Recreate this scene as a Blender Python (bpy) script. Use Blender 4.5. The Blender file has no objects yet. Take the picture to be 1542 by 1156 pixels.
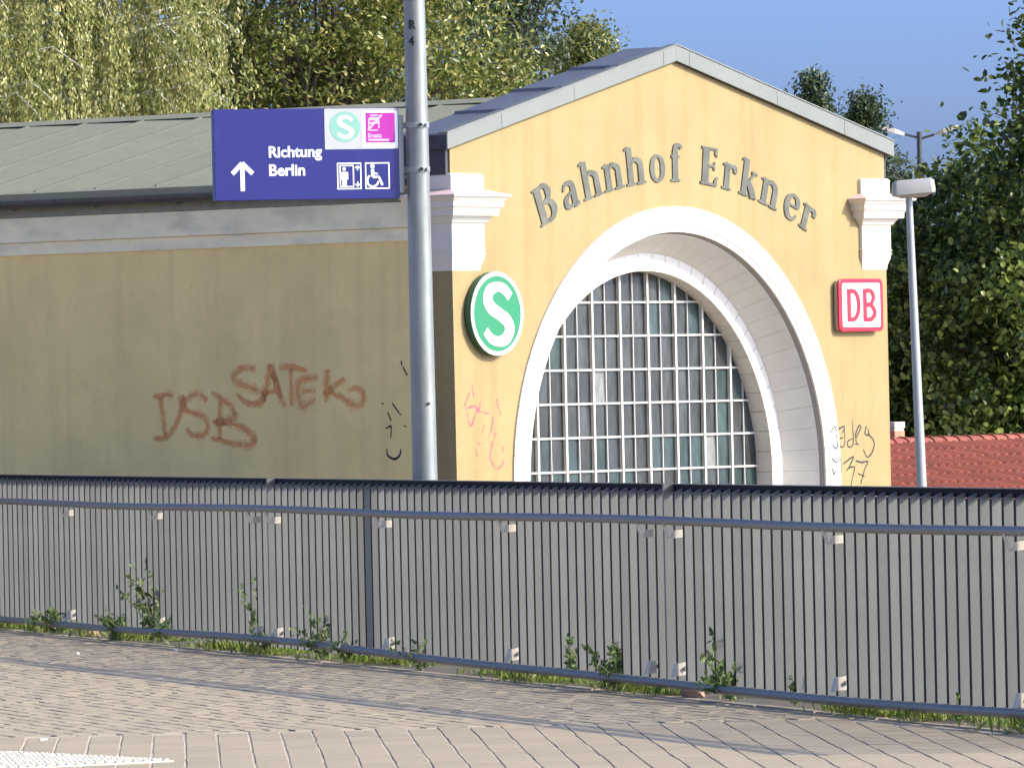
import bpy, bmesh, math, random
import numpy as np
from mathutils import Vector, Matrix
random.seed(7)
RNG = np.random.default_rng(11)
rad = math.radians
SC = bpy.context.scene
COL = SC.collection

# ------------------------------------------------------------------ camera
cam_d = bpy.data.cameras.new('camera')
cam = bpy.data.objects.new('camera', cam_d)
COL.objects.link(cam)
cam_d.sensor_width = 36.0
cam_d.lens = 12000.0 * 36.0 / 1542.0
cam_d.clip_start = 0.5
cam_d.clip_end = 3000.0
ROLL, PITCH = 0.0225, 22.0 / 12000.0
fw = Vector((0, math.cos(PITCH), math.sin(PITCH)))
r0 = Vector((math.cos(ROLL), 0, -math.sin(ROLL)))
up = r0.cross(fw).normalized()
rt = fw.cross(up).normalized()
m = Matrix((rt, up, -fw)).transposed().to_4x4()
m.translation = Vector((0, 0, 1.64))
cam.matrix_world = m
SC.camera = cam

# ------------------------------------------------------------------ light
SUN_EL, SUN_ROT = rad(29.7), rad(105.0)      # elevation, compass angle from +Y towards +X
world = bpy.data.worlds.new('World')
SC.world = world
world.use_nodes = True
wn = world.node_tree
bgn = wn.nodes['Background']
sky = wn.nodes.new('ShaderNodeTexSky')
sky.sky_type = 'NISHITA'
sky.sun_disc = False
sky.sun_elevation = SUN_EL
sky.sun_rotation = SUN_ROT
sky.air_density = 0.3
sky.dust_density = 3.0
sky.ozone_density = 7.5
sky.altitude = 0
wn.links.new(sky.outputs[0], bgn.inputs[0])
bgn.inputs[1].default_value = 0.15
sun_d = bpy.data.lights.new('sun', 'SUN')
sun_d.energy = 2.0
sun_d.angle = rad(0.53)
sun_d.color = (1.0, 0.88, 0.66)
sun = bpy.data.objects.new('sun', sun_d)
COL.objects.link(sun)
to_sun = Vector((math.sin(SUN_ROT) * math.cos(SUN_EL), math.cos(SUN_ROT) * math.cos(SUN_EL), math.sin(SUN_EL)))
sun.rotation_euler = to_sun.to_track_quat('Z', 'Y').to_euler()
sun.location = (30, 40, 30)
SC.view_settings.view_transform = 'Standard'
SC.view_settings.look = 'None'
SC.view_settings.exposure = 1.55
SC.view_settings.gamma = 1.0

# ------------------------------------------------------------------ helpers
def tag(o, label=None, cat=None, group=None, kind=None):
    if label: o['label'] = label
    if cat: o['category'] = cat
    if group: o['group'] = group
    if kind: o['kind'] = kind
    return o

def empty(name, loc=(0, 0, 0), rz=0.0, label=None, cat=None, group=None):
    o = bpy.data.objects.new(name, None)
    o.empty_display_size = 0.2
    COL.objects.link(o)
    o.location = loc
    o.rotation_euler = (0, 0, rz)
    return tag(o, label, cat, group)

def link(name, me, mat=None, parent=None, loc=None, rot=None):
    o = bpy.data.objects.new(name, me)
    COL.objects.link(o)
    if mat is not None and len(me.materials) == 0:
        me.materials.append(mat)
    if parent is not None:
        o.parent = parent
    if loc is not None: o.location = loc
    if rot is not None: o.rotation_euler = rot
    return o

class MB:
    """collects faces of one part"""
    def __init__(s):
        s.v, s.f = [], []
    def poly(s, pts):
        b = len(s.v); s.v += [tuple(p) for p in pts]; s.f.append(tuple(range(b, b + len(pts)))); return s
    def box(s, x0, x1, y0, y1, z0, z1):
        b = len(s.v)
        s.v += [(x0, y0, z0), (x1, y0, z0), (x1, y1, z0), (x0, y1, z0), (x0, y0, z1), (x1, y0, z1), (x1, y1, z1), (x0, y1, z1)]
        s.f += [tuple(b + i for i in q) for q in ((0, 3, 2, 1), (4, 5, 6, 7), (0, 1, 5, 4), (1, 2, 6, 5), (2, 3, 7, 6), (3, 0, 4, 7))]
        return s
    def loft(s, rings, cap=True, closed=True):
        b = len(s.v); n = len(rings[0])
        for r in rings: s.v += [tuple(p) for p in r]
        for i in range(len(rings) - 1):
            for j in range(n if closed else n - 1):
                k = (j + 1) % n
                s.f.append((b + i * n + j, b + i * n + k, b + (i + 1) * n + k, b + (i + 1) * n + j))
        if cap:
            s.f.append(tuple(b + j for j in reversed(range(n))))
            s.f.append(tuple(b + (len(rings) - 1) * n + j for j in range(n)))
        return s
    def tube(s, pts, r, n=12, cap=True):
        pts = [Vector(p) for p in pts]
        rs = r if isinstance(r, (list, tuple)) else [r] * len(pts)
        rings = []
        for i, p in enumerate(pts):
            d = (pts[min(i + 1, len(pts) - 1)] - pts[max(i - 1, 0)]).normalized()
            a = d.orthogonal().normalized() if i == 0 else (a - d * a.dot(d)).normalized()
            c = d.cross(a)
            rings.append([p + (a * math.cos(2 * math.pi * k / n) + c * math.sin(2 * math.pi * k / n)) * rs[i] for k in range(n)])
        return s.loft(rings, cap)
    def prism(s, pts2, fn, d0, d1):
        """2-D outline extruded: fn(a, b, d) -> point"""
        return s.loft([[fn(a, b, d0) for a, b in pts2], [fn(a, b, d1) for a, b in pts2]])
    def mesh(s, name, smooth=False):
        me = bpy.data.meshes.new(name)
        me.from_pydata(s.v, [], s.f)
        bm = bmesh.new(); bm.from_mesh(me)
        bmesh.ops.recalc_face_normals(bm, faces=bm.faces)
        bm.to_mesh(me); bm.free()
        if smooth:
            me.polygons.foreach_set('use_smooth', [True] * len(me.polygons))
        return me
    def build(s, name, mat, parent=None, smooth=False, bevel=0.0, loc=None, rot=None):
        me = s.mesh(name, smooth)
        o = link(name, me, mat, parent, loc, rot)
        if bevel:
            b = o.modifiers.new('bevel', 'BEVEL'); b.width = bevel; b.segments = 2; b.limit_method = 'ANGLE'
        if smooth:
            try:
                me.set_sharp_from_angle(angle=rad(40))
            except Exception:
                pass
        return o

def catmull(P, W, sub=6, closed=False):
    n = len(P); out = []
    rng = range(n if closed else n - 1)
    for i in rng:
        def g(a, k):
            return a[k % n] if closed else a[min(max(k, 0), n - 1)]
        p0, p1, p2, p3 = (Vector(g(P, i + k)) for k in (-1, 0, 1, 2))
        w1, w2 = g(W, i), g(W, i + 1)
        for j in range(sub):
            t = j / sub
            q = 0.5 * ((2 * p1) + (p2 - p0) * t + (2 * p0 - 5 * p1 + 4 * p2 - p3) * t * t + (3 * p1 - p0 - 3 * p2 + p3) * t ** 3)
            out.append((q.x, q.y, w1 + (w2 - w1) * t))
    if not closed:
        out.append((P[-1][0], P[-1][1], W[-1]))
    return out

def ribbon(mb, P, W, fn, d0, d1, sub=6, closed=False, smooth=True):
    """a stroke of varying width drawn in a plane: fn(a, b, depth) -> point, solid between d0 and d1"""
    W = W if isinstance(W, (list, tuple)) else [W] * len(P)
    L = catmull(P, W, sub, closed) if smooth else [(p[0], p[1], w) for p, w in zip(P, W)]
    n = len(L); rings = []
    for i in range(n):
        a = L[(i - 1) % n] if closed else L[max(i - 1, 0)]
        b = L[(i + 1) % n] if closed else L[min(i + 1, n - 1)]
        d = Vector((b[0] - a[0], b[1] - a[1]))
        d = d.normalized() if d.length > 1e-9 else Vector((1, 0))
        h = L[i][2] / 2
        nx, ny = -d.y * h, d.x * h
        x, y = L[i][0], L[i][1]
        rings.append([fn(x + nx, y + ny, d1), fn(x - nx, y - ny, d1), fn(x - nx, y - ny, d0), fn(x + nx, y + ny, d0)])
    if closed:
        rings.append(rings[0])
    mb.loft(rings, cap=not closed)
    return mb

def disc_pts(cx, cy, r, n=40):
    return [(cx + r * math.cos(2 * math.pi * k / n), cy + r * math.sin(2 * math.pi * k / n)) for k in range(n)]

def round_rect(x0, x1, y0, y1, r, n=6):
    out = []
    for cx, cy, a0 in ((x1 - r, y1 - r, 0), (x0 + r, y1 - r, 90), (x0 + r, y0 + r, 180), (x1 - r, y0 + r, 270)):
        for k in range(n + 1):
            a = rad(a0 + 90 * k / n)
            out.append((cx + r * math.cos(a), cy + r * math.sin(a)))
    return out

# ------------------------------------------------------------------ materials
def new_mat(name):
    mt = bpy.data.materials.new(name); mt.use_nodes = True
    return mt, mt.node_tree, mt.node_tree.nodes['Principled BSDF']

def setp(b, **k):
    for n, v in k.items():
        b.inputs[n.replace('_', ' ')].default_value = v

def surf(name, col, rough=0.6, var=0.12, scale=6.0, bump=0.0, bscale=80.0, metal=0.0, stretch=(1, 1, 1), dirt=None, dirt_amt=0.0, dirt_scale=3.0, dirt_lo=0.5, isl=0.0, spec=0.5):
    """painted / mineral surface: colour with two noise octaves, optional dirt patches, fine bump"""
    mt, nt, b = new_mat(name)
    N, L = nt.nodes.new, nt.links.new
    tc = N('ShaderNodeTexCoord'); mp = N('ShaderNodeMapping'); mp.inputs['Scale'].default_value = stretch
    L(tc.outputs['Object'], mp.inputs[0])
    n1 = N('ShaderNodeTexNoise'); n1.inputs['Scale'].default_value = scale; n1.inputs['Detail'].default_value = 6
    n1.inputs['Roughness'].default_value = 0.65
    L(mp.outputs[0], n1.inputs[0])
    rp = N('ShaderNodeMapRange'); rp.inputs[1].default_value = 0.3; rp.inputs[2].default_value = 0.7
    rp.inputs[3].default_value = 1 - var; rp.inputs[4].default_value = 1 + var * 0.6
    L(n1.outputs['Fac'], rp.inputs[0])
    mx = N('ShaderNodeMix'); mx.data_type = 'RGBA'; mx.blend_type = 'MULTIPLY'; mx.inputs[0].default_value = 1.0
    mx.inputs[6].default_value = (*col, 1)
    L(rp.outputs[0], mx.inputs[7])
    last = mx.outputs[2]
    if isl:
        g = N('ShaderNodeObjectInfo')
        g2 = N('ShaderNodeNewGeometry')
        ad = N('ShaderNodeMath'); ad.operation = 'ADD'; L(g.outputs['Random'], ad.inputs[0]); L(g2.outputs['Random Per Island'], ad.inputs[1])
        fr = N('ShaderNodeMath'); fr.operation = 'FRACT'; L(ad.outputs[0], fr.inputs[0])
        r2 = N('ShaderNodeMapRange'); r2.inputs[3].default_value = 1 - isl; r2.inputs[4].default_value = 1 + isl
        L(fr.outputs[0], r2.inputs[0])
        m3 = N('ShaderNodeMix'); m3.data_type = 'RGBA'; m3.blend_type = 'MULTIPLY'; m3.inputs[0].default_value = 1.0
        L(last, m3.inputs[6]); L(r2.outputs[0], m3.inputs[7]); last = m3.outputs[2]
    if dirt:
        n2 = N('ShaderNodeTexNoise'); n2.inputs['Scale'].default_value = dirt_scale; n2.inputs['Detail'].default_value = 8
        L(mp.outputs[0], n2.inputs[0])
        r3 = N('ShaderNodeMapRange'); r3.inputs[1].default_value = dirt_lo; r3.inputs[2].default_value = dirt_lo + 0.25
        r3.inputs[4].default_value = dirt_amt
        L(n2.outputs['Fac'], r3.inputs[0])
        m2 = N('ShaderNodeMix'); m2.data_type = 'RGBA'; m2.inputs[7].default_value = (*dirt, 1)
        L(r3.outputs[0], m2.inputs[0]); L(last, m2.inputs[6]); last = m2.outputs[2]
    L(last, b.inputs['Base Color'])
    setp(b, Roughness=rough, Metallic=metal)
    b.inputs['Specular IOR Level'].default_value = spec
    if bump:
        n3 = N('ShaderNodeTexNoise'); n3.inputs['Scale'].default_value = bscale; n3.inputs['Detail'].default_value = 4
        L(tc.outputs['Object'], n3.inputs[0])
        bp = N('ShaderNodeBump'); bp.inputs['Strength'].default_value = bump; bp.inputs['Distance'].default_value = 0.01
        L(n3.outputs['Fac'], bp.inputs['Height']); L(bp.outputs[0], b.inputs['Normal'])
    return mt

def stucco(name, col, stain, streak=0.25):
    """rendered wall: fine grain bump, blotches and rain streaks running down"""
    mt = surf(name, col, rough=0.9, var=0.11, scale=1.7, bump=0.35, bscale=55.0, spec=0.2)
    nt = mt.node_tree; N, L = nt.nodes.new, nt.links.new
    b = nt.nodes['Principled BSDF']; src = b.inputs['Base Color'].links[0].from_socket
    tc = N('ShaderNodeTexCoord'); mp = N('ShaderNodeMapping'); mp.inputs['Scale'].default_value = (7, 7, 0.35)
    L(tc.outputs['Object'], mp.inputs[0])
    n = N('ShaderNodeTexNoise'); n.inputs['Scale'].default_value = 1.0; n.inputs['Detail'].default_value = 5
    L(mp.outputs[0], n.inputs[0])
    r = N('ShaderNodeMapRange'); r.inputs[1].default_value = 0.48; r.inputs[2].default_value = 0.78; r.inputs[4].default_value = streak
    L(n.outputs['Fac'], r.inputs[0])
    sp = N('ShaderNodeTexNoise'); sp.inputs['Scale'].default_value = 26.0; sp.inputs['Detail'].default_value = 3
    L(tc.outputs['Object'], sp.inputs[0])
    r2 = N('ShaderNodeMapRange'); r2.inputs[1].default_value = 0.62; r2.inputs[2].default_value = 0.8; r2.inputs[4].default_value = 0.5
    L(sp.outputs['Fac'], r2.inputs[0])
    mxm = N('ShaderNodeMath'); mxm.operation = 'MAXIMUM'; L(r.outputs[0], mxm.inputs[0]); L(r2.outputs[0], mxm.inputs[1])
    m2 = N('ShaderNodeMix'); m2.data_type = 'RGBA'; m2.inputs[7].default_value = (*stain, 1)
    L(mxm.outputs[0], m2.inputs[0]); L(src, m2.inputs[6]); L(m2.outputs[2], b.inputs['Base Color'])
    return mt

def leaf_mat(name, c1, c2, c3, trans=0.35, rough=0.45):
    mt, nt, b = new_mat(name)
    N, L = nt.nodes.new, nt.links.new
    g = N('ShaderNodeNewGeometry')
    cr = N('ShaderNodeValToRGB')
    cr.color_ramp.elements[0].color = (*c1, 1); cr.color_ramp.elements[1].color = (*c3, 1)
    e = cr.color_ramp.elements.new(0.55); e.color = (*c2, 1)
    L(g.outputs['Random Per Island'], cr.inputs[0])
    L(cr.outputs[0], b.inputs['Base Color'])
    setp(b, Roughness=rough)
    t = N('ShaderNodeBsdfTranslucent'); L(cr.outputs[0], t.inputs[0])
    ms = N('ShaderNodeMixShader'); ms.inputs[0].default_value = trans
    L(b.outputs[0], ms.inputs[1]); L(t.outputs[0], ms.inputs[2])
    L(ms.outputs[0], nt.nodes['Material Output'].inputs[0])
    return mt

def spray(name, col, lo, hi, scale=30.0, maxa=0.9):
    """thin sprayed or felt-pen paint with worn gaps"""
    mt, nt, b = new_mat(name)
    N, L = nt.nodes.new, nt.links.new
    setp(b, Base_Color=(*col, 1), Roughness=0.7)
    tc = N('ShaderNodeTexCoord'); n = N('ShaderNodeTexNoise'); n.inputs['Scale'].default_value = scale; n.inputs['Detail'].default_value = 3
    L(tc.outputs['Object'], n.inputs[0])
    r = N('ShaderNodeMapRange'); r.inputs[1].default_value = lo; r.inputs[2].default_value = hi; r.inputs[4].default_value = maxa
    L(n.outputs['Fac'], r.inputs[0])
    t = N('ShaderNodeBsdfTransparent'); ms = N('ShaderNodeMixShader')
    L(r.outputs[0], ms.inputs[0]); L(t.outputs[0], ms.inputs[1]); L(b.outputs[0], ms.inputs[2])
    L(ms.outputs[0], nt.nodes['Material Output'].inputs[0])
    return mt

M = {}
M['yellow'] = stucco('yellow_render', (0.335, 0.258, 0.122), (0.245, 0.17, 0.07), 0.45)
M['side_fill'] = stucco('side_render_fill', (0.88, 0.68, 0.30), (0.64, 0.46, 0.23), 0.35)  # wall paint brightened to stand in for missing fill light on the shaded side
M['white'] = surf('white_paint', (0.68, 0.635, 0.545), 0.75, 0.06, 5, 0.15, 60, dirt=(0.55, 0.5, 0.43), dirt_amt=0.25, dirt_scale=4, spec=0.3)
M['pink'] = surf('pink_cover', (0.62, 0.46, 0.42), 0.8, 0.1, 8)
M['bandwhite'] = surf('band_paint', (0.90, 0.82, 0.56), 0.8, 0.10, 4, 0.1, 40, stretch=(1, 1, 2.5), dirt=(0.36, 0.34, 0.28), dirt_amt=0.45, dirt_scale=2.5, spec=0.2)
M['ledge'] = surf('mossy_ledge', (0.36, 0.33, 0.24), 0.95, 0.25, 5, 0.3, 50, dirt=(0.13, 0.15, 0.06), dirt_amt=0.8, dirt_scale=5)
M['mortar'] = surf('joint', (0.30, 0.27, 0.23), 0.95, 0.1, 10)
M['slate'] = surf('dark_cladding', (0.045, 0.047, 0.055), 0.7, 0.2, 5)
M['gutter'] = surf('old_zinc', (0.07, 0.07, 0.075), 0.5, 0.3, 6, metal=0.3)
M['zinc'] = surf('zinc_fascia', (0.185, 0.195, 0.168), 0.5, 0.10, 3, metal=0.2, dirt=(0.17, 0.18, 0.16), dirt_amt=0.5, dirt_scale=2)
M['bluezinc'] = surf('zinc_sheet', (0.17, 0.175, 0.20), 0.45, 0.10, 3, metal=0.4)
M['felt'] = surf('roof_sheet', (0.24, 0.243, 0.16), 0.85, 0.10, 5, 0.2, 90, dirt=(0.22, 0.23, 0.17), dirt_amt=0.45, dirt_scale=1.6, isl=0.03)
M['feltseam'] = surf('roof_seam', (0.13, 0.135, 0.10), 0.9, 0.1, 5)
M['letter'] = surf('weathered_metal', (0.10, 0.102, 0.078), 0.6, 0.3, 9, 0.2, 60, metal=0.15, dirt=(0.20, 0.19, 0.13), dirt_amt=0.6, dirt_scale=5)
M['bar'] = surf('window_bar', (0.56, 0.53, 0.46), 0.6, 0.1, 12)
M['barthin'] = surf('lead_bar', (0.42, 0.41, 0.38), 0.6, 0.1, 12)
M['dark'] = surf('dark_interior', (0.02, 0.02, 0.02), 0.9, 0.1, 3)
M['sgreen'] = surf('sign_green', (0.010, 0.20, 0.075), 0.35, 0.04, 4)
M['sgreen_dark'] = surf('sign_rim_green', (0.02, 0.10, 0.05), 0.4, 0.05, 4)
M['swhite'] = surf('sign_white', (0.80, 0.80, 0.78), 0.35, 0.03, 5)
M['dbred'] = surf('sign_red', (0.50, 0.008, 0.03), 0.3, 0.04, 4)
M['signgrey'] = surf('sign_casing', (0.42, 0.36, 0.30), 0.5, 0.08, 5)
M['blue'] = surf('sign_blue', (0.010, 0.012, 0.145), 0.35, 0.08, 3, dirt=(0.03, 0.03, 0.19), dirt_amt=0.4, dirt_scale=4, dirt_lo=0.58)
M['panelgrey'] = surf('sign_grey', (0.42, 0.43, 0.42), 0.5, 0.03, 5)
M['mint'] = surf('sign_faded_green', (0.20, 0.42, 0.33), 0.5, 0.04, 5)
M['magenta'] = surf('sticker_magenta', (0.40, 0.012, 0.30), 0.4, 0.05, 6)
M['stickerpink'] = surf('sticker_pink', (0.80, 0.48, 0.66), 0.5, 0.05, 6)
M['galv'] = surf('galvanised', (0.25, 0.262, 0.235), 0.42, 0.22, 14, 0.05, 60, metal=0.45, stretch=(1, 1, 0.25), dirt=(0.38, 0.41, 0.40), dirt_amt=0.5, dirt_scale=9)
M['galvlight'] = surf('lamp_galvanised', (0.33, 0.355, 0.335), 0.5, 0.12, 8, metal=0.2, stretch=(1, 1, 0.3))
M['lamphead'] = surf('lamp_head', (0.37, 0.365, 0.33), 0.45, 0.08, 8)
M['black'] = surf('black_paint', (0.015, 0.015, 0.015), 0.5, 0.1, 9)
M['fin'] = surf('grey_fin', (0.148, 0.148, 0.128), 0.5, 0.16, 9, metal=0.0, stretch=(1, 1, 0.35), isl=0.11, dirt=(0.085, 0.085, 0.075), dirt_amt=0.55, dirt_scale=4)
M['finshade'] = surf('fin_edge_shade', (0.03, 0.03, 0.028), 0.9, 0.2, 9)  # shade of the edges turned from the sun, put into the colour
M['topbar'] = surf('shade_black_top_bar', (0.004, 0.004, 0.005), 0.7, 0.15, 6, spec=0.15)  # near-black, stands in for the bar's shadow on the fin tops
M['rail'] = surf('rail_paint', (0.20, 0.20, 0.182), 0.45, 0.12, 9, metal=0.08)
M['postdark'] = surf('dark_post', (0.035, 0.036, 0.04), 0.45, 0.15, 6)
M['steel'] = surf('bracket_steel', (0.62, 0.57, 0.48), 0.5, 0.12, 20, metal=0.1)
M['terracotta'] = surf('clay_tile', (0.26, 0.068, 0.04), 0.7, 0.18, 6, isl=0.16, dirt=(0.14, 0.045, 0.03), dirt_amt=0.4, dirt_scale=8)
M['brick'] = surf('chimney_brick', (0.50, 0.19, 0.11), 0.85, 0.15, 12, isl=0.12)
M['cap'] = surf('chimney_cap', (0.55, 0.47, 0.40), 0.85, 0.1, 8)
M['plaster'] = surf('house_wall', (0.55, 0.48, 0.38), 0.9, 0.08, 3)
M['paver'] = surf('paver', (0.385, 0.318, 0.22), 0.85, 0.10, 4, 0.25, 120, isl=0.06, dirt=(0.27, 0.23, 0.175), dirt_amt=0.3, dirt_scale=0.8, spec=0.25)
M['bed'] = surf('joint_sand', (0.56, 0.49, 0.40), 0.95, 0.25, 3, 0.4, 60, dirt=(0.30, 0.27, 0.20), dirt_amt=0.5, dirt_scale=0.15)
M['sand'] = surf('pale_joint_sand', (0.47, 0.40, 0.30), 0.95, 0.2, 5)
M['bed2'] = surf('grey_joint_sand', (0.29, 0.245, 0.18), 0.95, 0.25, 5)
M['earth'] = surf('earth', (0.10, 0.085, 0.06), 0.95, 0.4, 6, 0.8, 25)
M['tactile'] = surf('tactile_white', (0.54, 0.50, 0.41), 0.8, 0.12, 9, dirt=(0.36, 0.32, 0.25), dirt_amt=0.4, dirt_scale=7)
M['stone'] = surf('stone', (0.22, 0.21, 0.20), 0.9, 0.3, 18, 0.5, 40)
M['brickbit'] = surf('brick_fragment', (0.42, 0.27, 0.19), 0.9, 0.3, 25, 0.5, 40)
M['paper'] = surf('paper', (0.80, 0.79, 0.75), 0.8, 0.05, 20)
M['bark'] = surf('bark', (0.10, 0.08, 0.06), 0.95, 0.4, 9, 0.6, 20, stretch=(1, 1, 0.3))
M['birchbark'] = surf('birch_bark', (0.55, 0.53, 0.48), 0.8, 0.25, 6, stretch=(1, 1, 3), dirt=(0.05, 0.045, 0.04), dirt_amt=0.9, dirt_scale=4, dirt_lo=0.6)
M['leaf_birch'] = leaf_mat('birch_leaf', (0.14, 0.18, 0.045), (0.36, 0.37, 0.12), (0.62, 0.57, 0.24), 0.42, 0.32)
M['leaf_beech'] = leaf_mat('hornbeam_leaf', (0.045, 0.08, 0.016), (0.18, 0.21, 0.04), (0.50, 0.46, 0.15), 0.36, 0.30)
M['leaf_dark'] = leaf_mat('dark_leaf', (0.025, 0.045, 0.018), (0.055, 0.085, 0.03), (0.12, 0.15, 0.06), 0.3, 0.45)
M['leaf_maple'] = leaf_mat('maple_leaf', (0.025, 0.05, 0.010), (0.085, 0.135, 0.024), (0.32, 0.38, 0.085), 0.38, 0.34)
M['leaf_weed'] = leaf_mat('weed_leaf', (0.07, 0.12, 0.03), (0.14, 0.22, 0.05), (0.27, 0.33, 0.11), 0.4, 0.5)
M['grass'] = leaf_mat('grass_blade', (0.09, 0.15, 0.02), (0.20, 0.28, 0.035), (0.36, 0.36, 0.09), 0.4, 0.5)
M['stalk'] = surf('dry_stalk', (0.42, 0.40, 0.24), 0.8, 0.2, 20)
M['orange'] = spray('orange_spray', (0.95, 0.44, 0.15), 0.25, 0.70, 9, 0.60)
M['overspray'] = spray('orange_overspray', (0.90, 0.45, 0.19), 0.35, 0.8, 22, 0.25)
M['marker'] = spray('black_marker', (0.03, 0.025, 0.04), 0.25, 0.5, 25, 0.85)
M['pinkmark'] = spray('pink_marker', (0.62, 0.12, 0.20), 0.36, 0.66, 16, 0.55)

def glass_mat(name, col, rough, var):
    mt, nt, b = new_mat(name)
    N, L = nt.nodes.new, nt.links.new
    oi = N('ShaderNodeObjectInfo'); tc = N('ShaderNodeTexCoord')
    n = N('ShaderNodeTexNoise'); n.inputs['Scale'].default_value = 9.0; n.inputs['Detail'].default_value = 5
    mp = N('ShaderNodeMapping'); mp.inputs['Scale'].default_value = (2.5, 1, 0.7)
    L(tc.outputs['Object'], mp.inputs[0])
    sx = N('ShaderNodeVectorMath'); sx.operation = 'ADD'
    L(mp.outputs[0], sx.inputs[0]); L(oi.outputs['Location'], sx.inputs[1]); L(sx.outputs[0], n.inputs[0])
    r1 = N('ShaderNodeMapRange'); r1.inputs[1].default_value = 0.3; r1.inputs[2].default_value = 0.7; r1.inputs[3].default_value = 0.6; r1.inputs[4].default_value = 1.35
    L(n.outputs['Fac'], r1.inputs[0])
    r2 = N('ShaderNodeMapRange'); r2.inputs[3].default_value = 1 - var; r2.inputs[4].default_value = 1 + var
    L(oi.outputs['Random'], r2.inputs[0])
    mu = N('ShaderNodeMath'); mu.operation = 'MULTIPLY'; L(r1.outputs[0], mu.inputs[0]); L(r2.outputs[0], mu.inputs[1])
    mx = N('ShaderNodeMix'); mx.data_type = 'RGBA'; mx.blend_type = 'MULTIPLY'; mx.inputs[0].default_value = 1.0
    mx.inputs[6].default_value = (*col, 1); L(mu.outputs[0], mx.inputs[7])
    L(mx.outputs[2], b.inputs['Base Color'])
    setp(b, Roughness=rough)
    b.inputs['Alpha'].default_value = 0.93
    return mt
M['glass'] = glass_mat('dirty_glass', (0.048, 0.054, 0.05), 0.28, 0.25)
M['glass_teal'] = glass_mat('dirty_teal_glass', (0.038, 0.062, 0.057), 0.28, 0.25)
M['glass_pale'] = glass_mat('pale_glass', (0.20, 0.21, 0.185), 0.35, 0.1)

# ================================================================== ground
def ground_h(x, y):
    def ss(t):
        t = min(max(t, 0.0), 1.0); return t * t * (3 - 2 * t)
    return -0.014 - 2.4 * ss((y - 66.5) / 8.0) * ss((x - 1.5) / 4.0) * (1 - ss((x - 60) / 60.0)) * (1 - ss((y - 150) / 120.0))
xs = [-900, -300, -100, -40, -20, -10, -6, -3] + [-1 + 0.75 * i for i in range(14)] + [11, 15, 22, 35, 60, 90, 120, 300, 900]
ys = [-300, -60, 0, 20, 30, 40, 50, 60, 64, 66] + [67 + 0.8 * i for i in range(12)] + [78, 90, 110, 150, 180, 210, 240, 270, 400, 900, 2000]
g = MB()
g.v = [(x, y, ground_h(x, y)) for y in ys for x in xs]
nx = len(xs)
g.f = [(j * nx + i, j * nx + i + 1, (j + 1) * nx + i + 1, (j + 1) * nx + i) for j in range(len(ys) - 1) for i in range(nx - 1)]
ground = tag(g.build('ground', M['bed']), kind='structure')

# fence line: t metres from FL along FD, d metres out towards the camera side along FN
FL = Vector((-3.893, 60.0, 0.0)); FD = Vector((0.27525, -0.96137, 0.0)); FN = Vector((-0.96137, -0.27525, 0.0))
def fp(t, d, z=0.0):
    p = FL + FD * t + FN * d
    return Vector((p.x, p.y, z))

paving = tag(empty('paving'), kind='structure')
def paver_mesh(w, l, h=0.03, b=0.004):
    mb = MB()
    hw, hl = w / 2, l / 2
    mb.loft([[(-hw, -hl, -h), (hw, -hl, -h), (hw, hl, -h), (-hw, hl, -h)],
             [(-hw, -hl, -b), (hw, -hl, -b), (hw, hl, -b), (-hw, hl, -b)],
             [(-hw + b, -hl + b, 0), (hw - b, -hl + b, 0), (hw - b, hl - b, 0), (-hw + b, hl - b, 0)]])
    return mb
def joined(name, mbp, places, mat, parent):
    V, F = np.array(mbp.v), mbp.f
    n = len(V); out_v, out_f = [], []
    for k, (x, y, z, a, tx, ty) in enumerate(places):
        c, s = math.cos(a), math.sin(a)
        P = V.copy(); P[:, 0] = V[:, 0] * c - V[:, 1] * s + x; P[:, 1] = V[:, 0] * s + V[:, 1] * c + y
        P[:, 2] = V[:, 2] + z + V[:, 0] * tx + V[:, 1] * ty
        out_v.append(P); out_f += [tuple(i + k * n for i in f) for f in F]
    me = bpy.data.meshes.new(name)
    me.from_pydata(np.concatenate(out_v).tolist(), [], out_f)
    return link(name, me, mat, parent)
# near field: long slabs in columns running away from the viewer
near = []
ca = rad(2.4); cdir = Vector((-math.sin(ca), math.cos(ca))); cside = Vector((math.cos(ca), math.sin(ca)))
pw, pl = 0.158, 0.40
for i in range(-30, 31):
    off = (i % 2) * pl * 0.5 + random.uniform(-0.02, 0.02)
    for j in range(-10, 14):
        p = cdir * (36.5 + j * pl + off) + cside * (i * pw + random.uniform(-0.003, 0.003)) + Vector((1.5, 0))
        if p.y < 32.8 or p.y > 40.0 - 0.04: continue
        if (Vector((p.x, p.y, 0)) - FL).dot(FN) < 0.22: continue
        near.append((p.x, p.y, random.uniform(-0.0005, 0.0015), ca + random.uniform(-0.006, 0.006), random.uniform(-0.005, 0.005), random.uniform(-0.003, 0.003)))
def in_view(p):
    return abs(p[0]) < 0.0655 * p[1] and p[1] > 34.3
vis = sorted([p for p in near if in_view(p)], key=lambda p: p[1])
rest = [p for p in near if not in_view(p)] + vis[300:]
pm = paver_mesh(pw - 0.009, pl - 0.008, 0.03, 0.0025).mesh('paver'); pm.materials.append(M['paver'])
for (x, y, z, a, tx, ty) in vis[:300]:
    link('paver', pm, None, paving, (x, y, z), (ty, -tx, a))
tag(joined('paver_field', paver_mesh(pw - 0.009, pl - 0.008, 0.03, 0.0025), rest, M['paver'], paving), kind='stuff')
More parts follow.
